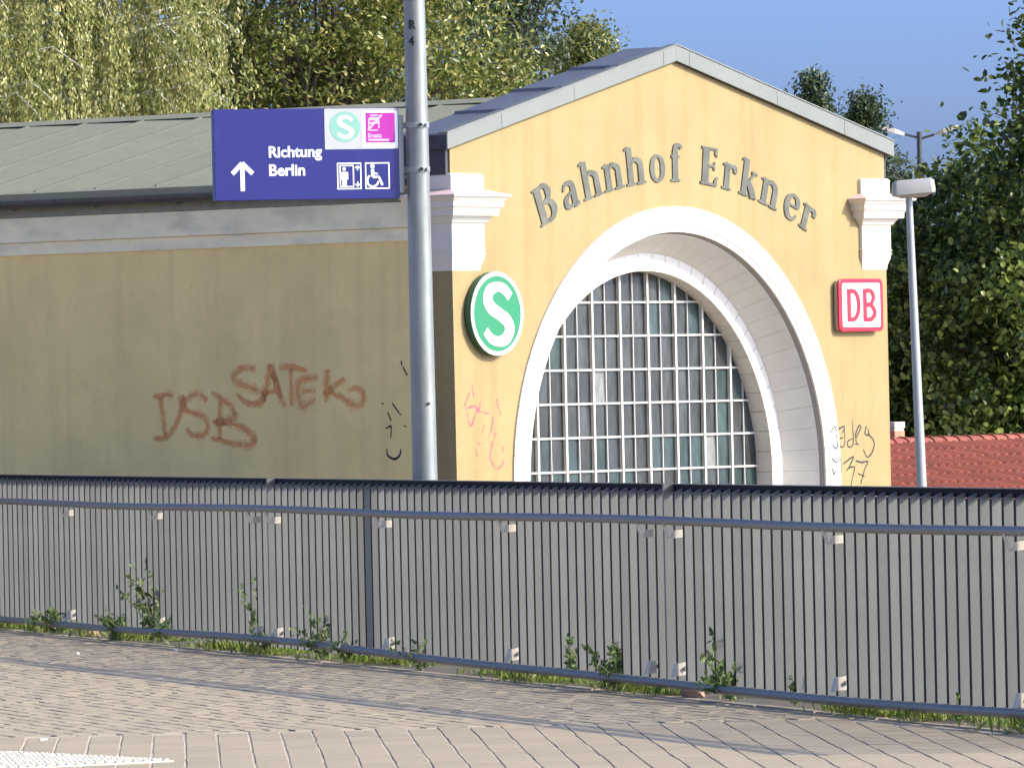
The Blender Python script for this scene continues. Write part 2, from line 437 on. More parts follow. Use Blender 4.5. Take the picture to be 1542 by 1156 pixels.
# far field: clinker rows laid along the railing
far = []
fa = math.atan2(FD.y, FD.x)
for i in range(0, 75):
    d = 0.16 + i * 0.105
    for j in range(-40, 125):
        t = j * 0.21 + (i % 2) * 0.105 + random.uniform(-0.004, 0.004)
        p = fp(t, d)
        if p.y < 40.03 or p.y > 72 or p.x < -0.082 * p.y: continue
        far.append((p.x, p.y, random.uniform(-0.0025, 0.001), fa + random.uniform(-0.012, 0.012), random.uniform(-0.006, 0.006), random.uniform(-0.010, 0.010)))
tag(joined('clinker_field', paver_mesh(0.203, 0.098, 0.03, 0.003), far, M['paver'], paving), kind='stuff')
js = MB(); js.poly([(-9, 32, -0.003), (9, 32, -0.003), (9, 40.0, -0.003), (-9, 40.0, -0.003)]); js.build('jointing_sand', M['sand'], paving)
js = MB(); js.poly([(-9, 40.01, -0.0065), (9, 40.01, -0.0065), (9, 75, -0.0065), (-9, 75, -0.0065)]); js.build('jointing_sand', M['bed2'], paving)
# edging stones along the foot of the railing
em = paver_mesh(0.985, 0.075, 0.10, 0.008).mesh('edging_stone'); em.materials.append(M['paver'])
for j in range(-3, 26):
    p = fp(j * 1.0 + 0.5, 0.075)
    link('edging_stone', em, None, paving, (p.x, p.y, 0.006 + random.uniform(-0.004, 0.004)), (0, 0, fa))
# earth strip under and behind the railing
mb = MB(); rows = []
for k in range(5):
    d = 0.04 - k * 0.35
    rows.append([fp(-2 + i * 0.4, d, 0.004 + 0.05 * (0.5 + 0.5 * math.sin(i * 1.7 + k)) * (k > 0) * random.uniform(0.2, 1.0)) for i in range(68)])
mb.loft(rows, cap=False, closed=False)
tag(mb.build('earth_strip', M['earth'], smooth=True), kind='structure')

# white tactile field with studs (only its corner is in view)
tp = Vector((-1.60, 36.80)); e1 = Vector((-0.547, 0.837)); e2 = Vector((-0.86, -0.51)).normalized()
tact = empty('tactile_paving', (tp.x, tp.y, 0.0), 0, 'white studded tactile paving at the lower left edge of the forecourt', 'paving')
mb = MB()
mb.loft([[(*(e1 * a + e2 * b), z) for a, b in ((0, 0), (1.55, 0), (1.55, 1.8), (0, 1.8))] for z in (-0.01, 0.008)])
mb.build('slab', M['tactile'], tact)
st = MB()
def add_stud(mb, x, y, z, r, h):
    mb.loft([[(x + r * k * math.cos(a * math.pi / 3), y + r * k * math.sin(a * math.pi / 3), z + q) for a in range(6)] for k, q in ((1, 0), (0.55, h))], cap=True)
for i in range(30):
    for j in range(34):
        q = e1 * (0.03 + i * 0.05) + e2 * (0.03 + j * 0.05)
        add_stud(st, q.x + random.uniform(-.004, .004), q.y + random.uniform(-.004, .004), 0.007, 0.02, 0.009)
tag(st.build('studs', M['tactile'], tact), kind='stuff')

# ================================================================== station building
TH = rad(51.5)
O = Vector((-0.4304, 60.0, 0.0))
B = empty('station_building', O, TH, 'yellow station building with gabled front, arched window and raised lettering', 'building')
UC, ZC, WID, LEN = 2.777, 1.01, 5.58, 14.0
def under(u):                       # wall top below the verge boards
    return 4.243 - 0.2505 * abs(u - 2.79)
# gable front with the arched opening left free
RO = 2.06
us = sorted(set([0.0, WID, 2.79] + [UC + RO * math.cos(math.pi * k / 64) for k in range(65)]))
def low(u):
    q = RO * RO - (u - UC) ** 2
    return ZC + math.sqrt(q) if q > 1e-9 else 0.0
wall = MB()
segs = []
for a, b in zip(us[:-1], us[1:]):
    mid = (a + b) / 2
    if abs(mid - UC) < RO:
        za = ZC + math.sqrt(max(RO * RO - (a - UC) ** 2, 0)); zb = ZC + math.sqrt(max(RO * RO - (b - UC) ** 2, 0))
    else:
        za = zb = -0.4
    for y in (0.0, 0.30):
        wall.poly([(a, y, za), (b, y, zb), (b, y, under(b)), (a, y, under(a))])
    wall.poly([(a, 0, under(a)), (b, 0, under(b)), (b, 0.3, under(b)), (a, 0.3, under(a))])
for x in (0.0, WID):
    wall.poly([(x, 0, -0.4), (x, 0.3, -0.4), (x, 0.3, under(x)), (x, 0, under(x))])
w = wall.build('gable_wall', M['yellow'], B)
# raised block behind the gable
blk = MB()
blk.loft([[(0.004, y, 3.2), (WID - 0.004, y, 3.2), (WID - 0.004, y, under(WID)), (2.79, y, under(2.79)), (0.004, y, under(0))] for y in (0.302, 0.44)])
blk.build('gable_back', M['yellow'], B)
# long walls
mb = MB(); mb.box(0.0, 0.30, 0.301, LEN, -0.4, 3.27); mb.build('side_wall', M['side_fill'], B)
mb = MB(); mb.box(WID - 0.30, WID, 0.301, LEN, -2.6, 3.27); mb.build('side_wall', M['side_fill'], B)
mb = MB(); mb.loft([[(0.301, y, -2.6), (WID - 0.301, y, -2.6), (WID - 0.301, y, 3.27), (2.79, y, 3.9), (0.301, y, 3.27)] for y in (LEN - 0.3, LEN - 0.01)]); mb.build('rear_wall', M['side_fill'], B)
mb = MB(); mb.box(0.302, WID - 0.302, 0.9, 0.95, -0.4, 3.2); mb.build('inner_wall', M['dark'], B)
# entablature, ledge, gutter on both long sides
for s, x0 in ((-1, 0.0), (1, WID)):
    def bx(name, mat, p, z0, z1, y0=0.36, y1=LEN, bev=0.004):
        m_ = MB(); a, b = sorted((x0 + s * 0.001 * -1, x0 + s * p)); m_.box(a, b, y0, y1, z0, z1)
        return m_.build(name, mat, B, bevel=bev)
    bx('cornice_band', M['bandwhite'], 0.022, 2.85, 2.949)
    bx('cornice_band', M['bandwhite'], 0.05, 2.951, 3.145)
    mb = MB()
    prof = [(0.0, 3.147), (0.062, 3.147), (0.055, 3.165), (0.02, 3.235), (0.0, 3.235)]
    mb.loft([[(x0 + s * p, y, z) for p, z in prof] for y in (0.362, LEN)]); mb.build('ledge', M['ledge'], B)
    mb = MB()
    arc = [(0.13 + 0.062 * math.cos(a), 3.272 + 0.062 * math.sin(a)) for a in [math.pi + math.pi * k / 10 for k in range(11)]]
    arc2 = [(0.13 + 0.056 * math.cos(a), 3.272 + 0.056 * math.sin(a)) for a in [2 * math.pi - math.pi * k / 10 for k in range(11)]]
    mb.loft([[(x0 + s * p, y, z) for p, z in arc + arc2] for y in (0.47, LEN)])
    gut = mb.build('gutter', M['gutter'], B, smooth=True)
    for k in range(16):
        h = MB(); h.tube([(x0 + s * 0.03, 0.9 + k * 0.85, 3.30), (x0 + s * 0.07, 0.9 + k * 0.85, 3.215), (x0 + s * 0.13, 0.9 + k * 0.85, 3.204), (x0 + s * 0.195, 0.9 + k * 0.85, 3.272)], 0.006, 6)
        h.build('gutter_hook', M['gutter'], gut)
# wing roof: sheets with lapped seams
SL = (4.0 - 3.318) / 2.94
for s in (-1, 1):
    def rp(q, y, dz=0.0):            # q metres from the ridge outwards
        return (2.79 + s * q, y, 4.0 - SL * q + dz)
    mb = MB(); mb.loft([[rp(0, y, -0.015), rp(2.93, y, -0.015), rp(2.93, y, -0.05), rp(0, y, -0.05)] for y in (0.30, LEN + 0.1)]); mb.build('roof_deck', M['slate'], B)
    y, k = 0.30, 0
    while y < LEN:
        y2 = y + 0.63
        tilt = 0.012
        mb = MB()
        mb.loft([[rp(0.0, y, 0.004), rp(2.90, y, 0.004), rp(2.90, y, -0.014), rp(0.0, y, -0.014)],
                 [rp(0.0, y2 + 0.03, 0.004 + tilt), rp(2.90, y2 + 0.03, 0.004 + tilt), rp(2.90, y2 + 0.03, -0.002 + tilt), rp(0.0, y2 + 0.03, -0.002 + tilt)]])
        mb.build('roof_sheet', M['felt'], B)
        sm = MB(); sm.loft([[rp(0.0, y2 + q, z) for q, z in ((0.018, 0.008), (0.042, 0.008), (0.040, 0.024), (0.020, 0.024))], [rp(2.89, y2 + q, z) for q, z in ((0.018, 0.008), (0.042, 0.008), (0.040, 0.024), (0.020, 0.024))]])
        sm.build('roof_seam', M['feltseam'], B)
        y = y2; k += 1
    mb = MB(); mb.loft([[rp(2.86, y, 0.016), rp(2.965, y, 0.016), rp(2.97, y, -0.055), rp(2.955, y, -0.055), rp(2.95, y, 0.006), rp(2.86, y, 0.006)] for y in (0.46, LEN + 0.1)])
    mb.build('eaves_strip', M['felt'], B)
mb = MB(); mb.loft([[(2.66, y, 4.0 - 0.13 * SL + 0.022), (2.79, y, 4.034), (2.92, y, 4.0 - 0.13 * SL + 0.022), (2.79, y, 4.01)] for y in (0.44, LEN + 0.1)]); mb.build('ridge_strip', M['felt'], B)
# front gable roof: zinc sheets, verge boards
GS = 0.2505
for s in (-1, 1):
    def gp(q, y, dz=0.0):
        return (2.79 + s * q, y, 4.354 - GS * q + dz)
    q = 0.0; E_ = 2.865
    for k in range(4):
        q2 = min(q + E_ / 4, E_)
        mb = MB()
        mb.loft([[gp(q, y, 0.004), gp(q2 + (0.02 if k < 3 else 0), y, 0.004 + 0.006), gp(q2 + (0.02 if k < 3 else 0), y, -0.004), gp(q, y, -0.004)] for y in (-0.035, 0.46)])
        mb.build('roof_sheet', M['bluezinc'], B)
        if k < 3:
            sm = MB(); sm.loft([[gp(q2 - 0.006, y, 0.008), gp(q2 + 0.006, y, 0.008), gp(q2 + 0.006, y, 0.026), gp(q2 - 0.006, y, 0.026)] for y in (-0.034, 0.455)]); sm.build('roof_seam', M['bluezinc'], B)
        q = q2
    mb = MB()
    mb.loft([[gp(0, y, 0.012), gp(E_ + 0.006, y, 0.012), gp(E_ + 0.006, y, -0.112), gp(0, y, -0.112)] for y in (-0.047, -0.033)])
    vb = mb.build('verge_board', M['zinc'], B, bevel=0.003)
    mb = MB()
    mb.loft([[gp(0, y, 0.022), gp(E_ + 0.012, y, 0.022), gp(E_ + 0.012, y, 0.0125), gp(0, y, 0.0125)] for y in (-0.054, 0.03)])
    mb.build('drip_edge', M['zinc'], vb)
    for qq in (0.16, 1.3, 2.2):
        mb = MB(); mb.loft([[gp(qq, y, 0.0), gp(qq + 0.012, y, 0.0), gp(qq + 0.012, y, -0.11), gp(qq, y, -0.11)] for y in (-0.0495, -0.04)]); mb.build('cover_strap', M['zinc'], vb)
    mb = MB()
    mb.loft([[gp(0, y, -0.006), gp(E_, y, -0.006), gp(E_, y, -0.109), gp(0, y, -0.109)] for y in (-0.032, 0.455)])
    mb.build('roof_deck', M['slate'], B)
    mb = MB(); a, b = sorted((2.79 + s * 2.80, 2.79 + s * 2.83)); mb.box(a, b, 0.012, 0.46, 3.335, 3.56); mb.build('cladding_cheek', M['slate'], B)
# corner capitals with pilaster stubs
def capital(u0, u1):
    def ring(p, z, b=0.0):
        return [(u0 - p, -p - b, z), (u1 + p, -p - b, z), (u1 + p, 0.20 + p, z), (u0 - p, 0.20 + p, z)]
    cpt = MB()
    cpt.loft([ring(p, z) for p, z in ((0.004, 2.612), (0.008, 2.65), (0.026, 2.70), (0.03, 2.733), (0.036, 2.735), (0.036, 2.742), (0.03, 2.744), (0.03, 2.764), (0.036, 2.766), (0.036, 2.772), (0.03, 2.776), (0.03, 2.966),
                                      (0.045, 2.975), (0.062, 3.0), (0.078, 3.022), (0.11, 3.025), (0.112, 3.068), (0.118, 3.074), (0.122, 3.088), (0.138, 3.091), (0.140, 3.137), (0.150, 3.139), (0.168, 3.163), (0.18, 3.166), (0.182, 3.172))])
    c = cpt.build('capital', M['white'], B)
    cv = MB(); cv.loft([ring(p, z) for p, z in ((0.186, 3.1725), (0.186, 3.181), (0.04, 3.222))]); cv.build('cover', M['pink'], c, bevel=0.003)
    bk = MB(); bk.loft([ring(p, z) for p, z in ((0.032, 3.2225), (0.032, 3.336), (0.02, 3.346))]); bk.build('block', M['white'], c, bevel=0.006)
capital(0.0, 0.33)
capital(WID - 0.33, WID)

# ---- arch stones: profile swept along jamb - semicircle - jamb
def path(t):
    if t < 0: return (1.0, 0.0, ZC + t)
    if t > math.pi: return (-1.0, 0.0, ZC - (t - math.pi))
    return (math.cos(t), math.sin(t), ZC)
def at(r, y, t):
    c, s, z0 = path(t)
    return (UC + r * c, y, z0 + r * s)
def arch_piece(prof, t0, t1, n=3, closed=True):
    mb = MB()
    return mb.loft([[at(r, y, t0 + (t1 - t0) * k / n) for r, y in prof] for k in range(n + 1)], cap=closed, closed=closed)
P_OUT = [(2.10, 0.04), (2.10, -0.016), (1.952, -0.016), (1.950, -0.009), (1.944, -0.009), (1.942, -0.014), (1.90, -0.014), (1.90, 0.04)]
P_REV = [(1.90, 0.041), (1.8995, -0.004), (1.742, 0.298), (1.80, 0.298)]
P_REV = [(1.94, 0.0415), (1.878, 0.0415), (1.742, 0.298), (1.84, 0.298)]
P_INN = [(1.742, 0.299), (1.605, 0.299), (1.605, 0.47), (1.742, 0.47)]
surround = MB()
arch = arch_piece([(2.094, 0.03), (2.094, -0.0105), (1.906, -0.0105), (1.884, 0.0415), (1.748, 0.298), (1.738, 0.303), (1.611, 0.303), (1.611, 0.465)], -1.4, math.pi + 1.4, 130, closed=False).build('arch_surround', M['mortar'], B)
NST = 34
cuts = [-1.4, -1.2, -1.0, -0.8, -0.6, -0.4, -0.2] + [math.pi * k / NST for k in range(NST + 1)] + [math.pi + 0.2 * k for k in range(1, 8)]
for i, (a, b) in enumerate(zip(cuts[:-1], cuts[1:])):
    jg = 0.0013 if 0 <= a < math.pi else 0.0018
    arch_piece(P_OUT, a + jg, b - jg).build('arch_stone', M['white'], arch)
    arch_piece(P_REV, a + jg * 0.5, b - jg * 0.5).build('reveal_stone', M['white'], arch)
NIN = 31
cuts = [-1.4, -1.2, -1.0, -0.8, -0.6, -0.4, -0.2] + [math.pi * k / NIN for k in range(NIN + 1)] + [math.pi + 0.2 * k for k in range(1, 8)]
for i, (a, b) in enumerate(zip(cuts[:-1], cuts[1:])):
    jg = 0.0017 if 0 <= a < math.pi else 0.0018
    arch_piece(P_INN, a + jg, b - jg).build('inner_stone', M['white'], arch)

# ---- glazing
win = empty('arched_window', (0, 0.45, 0)); win.parent = B
hz = [1.0605 + 0.2625 * k for k in range(-4, 6)]
PV = 0.1775
vu = [2.25 + PV * j for j in range(-7, 14)]
def half_w(z):
    d = max(z - ZC, 0)
    return math.sqrt(max(1.63 ** 2 - d * d, 0))
for j, u in enumerate(vu):
    if abs(u - UC) > 1.6: continue
    top = ZC + math.sqrt(1.63 ** 2 - (u - UC) ** 2)
    main = (j % 2 == 1)
    wv, pr = (0.022, 0.026) if main else (0.010, 0.010)
    mb = MB(); mb.box(u - wv / 2, u + wv / 2, -pr, 0.004, -0.2, top); mb.build('glazing_bar', M['bar'] if main else M['barthin'], win)
for z in hz:
    h = half_w(z)
    mb = MB(); mb.box(UC - h, UC + h, -0.018, 0.0045, z - 0.0075, z + 0.0075); mb.build('glazing_bar', M['bar'], win)
hz2 = hz + [hz[-1] + 0.2625]
pmesh = {}
for key in ('glass', 'glass_teal', 'glass_pale'):
    mb = MB(); mb.box(-PV / 2 + 0.004, PV / 2 - 0.004, 0.0, 0.004, -0.1265, 0.1265)
    pmesh[key] = mb.mesh('pane'); pmesh[key].materials.append(M[key])
edges = [vu[0] - PV] + vu + [vu[-1] + PV]
for i in range(len(edges) - 1):
    for k in range(len(hz2) - 1):
        u, z = (edges[i] + edges[i + 1]) / 2, (hz2[k] + hz2[k + 1]) / 2
        du = max(abs(u - UC) - PV / 2, 0); dz = max(z - 0.13 - ZC, 0)
        if math.hypot(du, dz) > 1.6: continue
        pale = (abs(u - 2.339) < 0.09 and abs(z - 1.717) < 0.1) or (abs(u - 3.758) < 0.09 and abs(z - 1.192) < 0.1)
        teal = random.random() < (0.6 if z < 1.25 else 0.14)
        key = 'glass_pale' if pale else ('glass_teal' if teal else 'glass')
        link('pane', pmesh[key], None, win, (u, 0.006, z), (rad(random.gauss(0, 0.7)), 0, rad(random.gauss(0, 0.9))))

# ---- raised lettering on its own flatter arc
CAPH = 0.292
def stem(x, y0=0.0, y1=1.0, w=0.20, s0=True, s1=True):
    out = [([(x, y0), (x, y1)], [w, w])]
    if s0: out.append(([(x - 0.21, y0 + 0.018), (x, y0 + 0.03), (x + 0.21, y0 + 0.018)], [0.03, 0.075, 0.03]))
    if s1: out.append(([(x - 0.21, y1 - 0.05), (x - 0.05, y1 - 0.02)], [0.03, 0.08]))
    return out
XH = 0.70
def shoulder(x0, x1, w=0.19):
    return [([(x0, XH - 0.16), (x0 + 0.14, XH - 0.05), ((x0 + x1) / 2 + 0.04, XH - 0.045), (x1 - 0.015, XH - 0.16), (x1, XH - 0.32), (x1, 0.0)], [0.04, 0.08, 0.11, 0.17, w, w]),
            ([(x1 - 0.2, 0.018), (x1, 0.03), (x1 + 0.2, 0.018)], [0.03, 0.075, 0.03])]
GLY = {
 'B': stem(0.18, 0, 1.0, 0.24, False, False) + [([(-0.03, 0.98), (0.3, 0.975), (0.52, 0.95), (0.62, 0.76), (0.52, 0.57), (0.25, 0.53)], [0.04, 0.05, 0.12, 0.22, 0.12, 0.05]),
       ([(0.25, 0.53), (0.56, 0.50), (0.70, 0.27), (0.56, 0.06), (0.3, 0.025), (-0.03, 0.02)], [0.05, 0.12, 0.24, 0.13, 0.05, 0.04])],
 'a': [([(0.05, 0.50), (0.12, 0.62), (0.28, 0.665), (0.44, 0.60), (0.47, 0.42), (0.47, 0.1), (0.52, 0.04), (0.66, 0.05)], [0.05, 0.08, 0.09, 0.16, 0.2, 0.2, 0.13, 0.04]),
       ([(0.44, 0.40), (0.26, 0.36), (0.10, 0.25), (0.09, 0.12), (0.20, 0.04), (0.34, 0.06), (0.46, 0.16)], [0.05, 0.07, 0.15, 0.17, 0.1, 0.06, 0.05])],
 'h': stem(0.16) + shoulder(0.2, 0.62),
 'n': stem(0.16, 0, XH) + shoulder(0.2, 0.62),
 'f': stem(0.18, 0, 0.80, 0.2, True, False) + [([(0.18, 0.76), (0.2, 0.9), (0.3, 0.965), (0.42, 0.93), (0.44, 0.86)], [0.2, 0.16, 0.08, 0.09, 0.07]), ([(0.0, 0.655), (0.36, 0.655)], [0.055, 0.055])],
 'E': stem(0.22, 0, 1.0, 0.25, False, False) + [([(0.0, 0.975), (0.4, 0.975), (0.72, 0.985)], [0.05, 0.05, 0.05]), ([(0.72, 0.99), (0.66, 0.88), (0.72, 0.78)], [0.03, 0.11, 0.02]),
       ([(0.3, 0.52), (0.6, 0.52)], [0.06, 0.06]), ([(0.62, 0.63), (0.585, 0.52), (0.62, 0.40)], [0.03, 0.08, 0.03]), ([(0.0, 0.025), (0.4, 0.025), (0.74, 0.02)], [0.05, 0.05, 0.05]), ([(0.74, 0.01), (0.67, 0.1), (0.76, 0.24)], [0.03, 0.11, 0.02])],
 'r': stem(0.16, 0, XH) + [([(0.2, 0.50), (0.30, 0.62), (0.42, 0.645), (0.50, 0.58), (0.49, 0.48)], [0.04, 0.07, 0.10, 0.15, 0.12])],
 'k': stem(0.16) + [([(0.2, 0.28), (0.40, 0.48), (0.56, 0.66)], [0.05, 0.06, 0.06]), ([(0.44, 0.675), (0.70, 0.675)], [0.05, 0.05]), ([(0.32, 0.38), (0.48, 0.2), (0.60, 0.02)], [0.14, 0.2, 0.2]), ([(0.45, 0.02), (0.75, 0.02)], [0.045, 0.045])],
 'e': [([(0.12, 0.40), (0.34, 0.395), (0.60, 0.40)], [0.05, 0.05, 0.05]), ([(0.58, 0.40), (0.56, 0.56), (0.42, 0.665), (0.26, 0.655), (0.11, 0.50), (0.10, 0.30), (0.20, 0.10), (0.38, 0.035), (0.52, 0.08), (0.60, 0.18)], [0.15, 0.17, 0.08, 0.08, 0.17, 0.2, 0.17, 0.09, 0.07, 0.04])],
}
OO = [([(0.32, 0.69), (0.13, 0.56), (0.09, 0.35), (0.13, 0.14), (0.32, 0.01), (0.51, 0.14), (0.55, 0.35), (0.51, 0.56)], [0.05, 0.14, 0.18, 0.14, 0.05, 0.14, 0.18, 0.14])]
RA, CU, CZ = 4.05, 2.77, 3.306 - 4.05
TXT = [('B', 1.20), ('a', 1.49), ('h', 1.755), ('n', 2.022), ('h', 2.298), ('o', 2.566), ('f', 2.80), ('E', 3.215), ('r', 3.475), ('k', 3.725), ('n', 3.99), ('e', 4.27), ('r', 4.475)]
WIDTHS = {'B': 0.8, 'a': 0.66, 'h': 0.82, 'n': 0.82, 'o': 0.64, 'f': 0.44, 'E': 0.76, 'r': 0.55, 'k': 0.76, 'e': 0.68}
for ch, u in TXT:
    a = -math.asin((u - CU) / RA)
    bx_, bz_ = u, CZ + RA * math.cos(a)
    k0 = [0]
    mb = MB()
    for pts, ws in (OO if ch == 'o' else GLY[ch]):
        k0[0] += 1
        top = 0.009 + 0.0006 * k0[0]
        def fn(x, y, d, a=a, bx_=bx_, bz_=bz_, c=WIDTHS[ch] / 2):
            X, Y = (x - c) * CAPH * 0.98, y * CAPH
            return (bx_ + X * math.cos(a) - Y * math.sin(a), -d, bz_ + X * math.sin(a) + Y * math.cos(a))
        ribbon(mb, pts, [w_ * 1.12 + 0.012 for w_ in ws], fn, -0.01, top, sub=6, closed=(ch == 'o'))
    mb.build('letter', M['letter'], B)

# ---- graffiti on both walls
ORANGE=[[[3.011,1.717],[2.933,1.724],[2.856,1.728],[2.801,1.719]],[[2.938,1.713],[2.916,1.562],[2.894,1.411]],[[3.01,1.393],[2.888,1.403],[2.786,1.493],[2.72,1.625],[2.725,1.692],[2.691,1.717]],[[2.461,1.671],[2.515,1.722],[2.625,1.715],[2.704,1.65],[2.65,1.599],[2.498,1.555],[2.456,1.48],[2.502,1.414],[2.612,1.415],[2.681,1.466]],[[2.415,1.745],[2.276,1.668],[2.17,1.566],[2.258,1.526],[2.411,1.512]],[[2.319,1.685],[2.335,1.519],[2.339,1.378]],[[2.39,1.503],[2.194,1.492],[2.043,1.432],[1.98,1.365],[2.035,1.332],[2.198,1.343],[2.426,1.388]],[[1.964,1.91],[2.094,1.921],[2.183,1.865],[2.141,1.806],[1.99,1.762],[1.904,1.719],[1.917,1.653],[2.037,1.647],[2.154,1.719]],[[1.895,1.653],[1.848,1.792],[1.811,1.932],[1.771,1.841],[1.711,1.674],[1.669,1.616]],[[1.801,1.907],[1.747,1.758],[1.71,1.691]],[[1.883,1.714],[1.752,1.749]],[[1.725,1.914],[1.596,1.92],[1.446,1.887]],[[1.607,1.912],[1.609,1.623]],[[1.341,1.832],[1.47,1.827],[1.535,1.787],[1.538,1.688],[1.487,1.613],[1.367,1.677]],[[1.494,1.728],[1.365,1.742]],[[1.242,1.896],[1.257,1.765],[1.265,1.642]],[[1.074,1.819],[1.193,1.756],[1.291,1.716]],[[1.248,1.724],[1.131,1.689],[1.005,1.621],[0.92,1.62],[0.887,1.676],[0.938,1.743],[1.044,1.736]]]
BLACK=[[[0.719,1.628],[0.696,1.621]],[[0.613,1.626],[0.552,1.556],[0.527,1.533]],[[0.657,1.555],[0.627,1.492]],[[0.688,1.439],[0.665,1.437]],[[0.671,1.437],[0.629,1.451],[0.635,1.362]],[[0.502,1.453],[0.481,1.446]],[[0.676,1.281],[0.667,1.231],[0.604,1.203],[0.551,1.23],[0.539,1.279]],[[0.515,1.944],[0.51,1.911]],[[0.5,1.898],[0.46,1.832]],[[0.608,1.211],[0.607,1.19]]]
PINK=[[[0.205,1.762],[0.214,1.702],[0.235,1.647]],[[0.197,1.728],[0.15,1.652],[0.111,1.573],[0.233,1.592],[0.279,1.549],[0.302,1.625]],[[0.136,1.534],[0.18,1.44],[0.237,1.524],[0.28,1.574]],[[0.279,1.549],[0.407,1.53]],[[0.343,1.45],[0.316,1.383]],[[0.506,1.639],[0.511,1.596],[0.549,1.519]],[[0.455,1.538],[0.437,1.436],[0.379,1.327]],[[0.456,1.378],[0.497,1.38]],[[0.476,1.376],[0.418,1.267],[0.408,1.191],[0.474,1.117],[0.535,1.129],[0.571,1.175]],[[0.561,1.281],[0.563,1.226]],[[0.25,1.308],[0.297,1.303]],[[0.229,1.279],[0.253,1.202]]]
TAGS=[[[4.727,1.299],[4.805,1.356],[4.834,1.328],[4.957,1.358],[4.924,1.3]],[[4.818,1.311],[4.838,1.221],[4.813,1.181],[4.762,1.222]],[[4.938,1.268],[4.884,1.256],[4.875,1.211],[4.92,1.192],[4.959,1.228],[4.956,1.344]],[[5.06,1.257],[4.998,1.236],[5.004,1.195],[5.057,1.199],[5.075,1.252],[5.065,1.405]],[[5.088,1.216],[5.149,1.211]],[[5.105,1.252],[5.177,1.341],[5.155,1.359],[5.107,1.288],[5.119,1.216]],[[5.255,1.357],[5.237,1.294],[5.29,1.285],[5.269,1.339]],[[5.275,1.294],[5.357,1.229],[5.331,1.149],[5.26,1.105],[5.209,1.169]],[[4.757,1.106],[4.809,1.073],[4.886,1.103]],[[4.762,1.034],[4.775,0.98],[4.807,1.006]],[[4.878,1.094],[4.899,1.049],[4.886,0.897]],[[4.93,1.058],[5.069,1.113],[5.005,1.029]],[[4.974,1.003],[5.005,1.025],[5.081,1.027],[5.047,0.938],[5.03,0.88]],[[5.099,1.081],[5.182,1.066],[5.266,1.069],[5.218,1.007],[5.16,0.891]],[[5.125,0.977],[5.216,0.953]]]

def graffiti(name, strokes, width, mat, fn):
    mb = MB()
    for i, s in enumerate(strokes):
        n = len(s)
        ws = [width * (0.75 + 0.5 * random.random()) for _ in range(n)]
        ws[0] *= 0.7; ws[-1] *= 0.6
        d = 0.001 + 0.0002 * i
        ribbon(mb, [tuple(p) for p in s], ws, fn, d - 0.0003, d, sub=5)
    return mb.build(name, mat, B)
graffiti('graffiti', ORANGE, 0.078, M['overspray'], lambda a, b, d: (-d, a, b))
graffiti('graffiti', ORANGE, 0.040, M['orange'], lambda a, b, d: (-d - 0.0042, a, b))
graffiti('graffiti', BLACK, 0.016, M['marker'], lambda a, b, d: (-d, a, b))
graffiti('graffiti', PINK, 0.016, M['pinkmark'], lambda a, b, d: (a, -d, b))
graffiti('graffiti', TAGS, 0.012, M['marker'], lambda a, b, d: (a, -(0.0165 if math.hypot(a - UC, b - ZC) < 2.103 or (b < ZC and a < UC + 2.103) else 0.0) - d, b))

# ================================================================== signs on the front wall
def on_front(u, z):
    def f(x, y, d):
        return (x, -d, y)
    return f
def wall_point(u, v, z):
    return O + Vector((math.cos(TH) * u - math.sin(TH) * v, math.sin(TH) * u + math.cos(TH) * v, z))
front = lambda x, y, d: (x, -d, y)

S_PTS = [(0.50, 0.40), (0.30, 0.575), (0.02, 0.645), (-0.27, 0.55), (-0.355, 0.34), (-0.22, 0.14), (0.08, -0.01), (0.36, -0.17), (0.46, -0.38), (0.30, -0.60), (0.02, -0.665), (-0.26, -0.59), (-0.47, -0.41)]
S_W = [0.24, 0.25, 0.225, 0.31, 0.36, 0.33, 0.30, 0.33, 0.36, 0.31, 0.235, 0.24, 0.22]
sg = empty('round_sign', wall_point(0.44, 0.0, 2.284), TH, 'round green sign with white letter S on the front wall', 'sign')
R_ = 0.316
mb = MB(); mb.prism(disc_pts(0, 0, R_, 64), front, 0.012, 0.066); mb.build('casing', M['sgreen_dark'], sg, smooth=True)
mb = MB(); mb.loft([[front(x, y, d) for x, y in disc_pts(0, 0, r, 64)] for r, d in ((R_ + 0.001, 0.0665), (R_, 0.074), (R_ - 0.03, 0.0745), (R_ - 0.03, 0.067))], cap=False); mb.build('rim', M['swhite'], sg)
mb = MB(); mb.prism(disc_pts(0, 0, R_ - 0.029, 64), front, 0.0662, 0.0725); mb.build('face', M['sgreen'], sg)
mb = MB(); ribbon(mb, [(x * R_, y * R_) for x, y in S_PTS], [w * R_ for w in S_W], front, 0.071, 0.0755, sub=8); mb.build('letter', M['swhite'], sg)

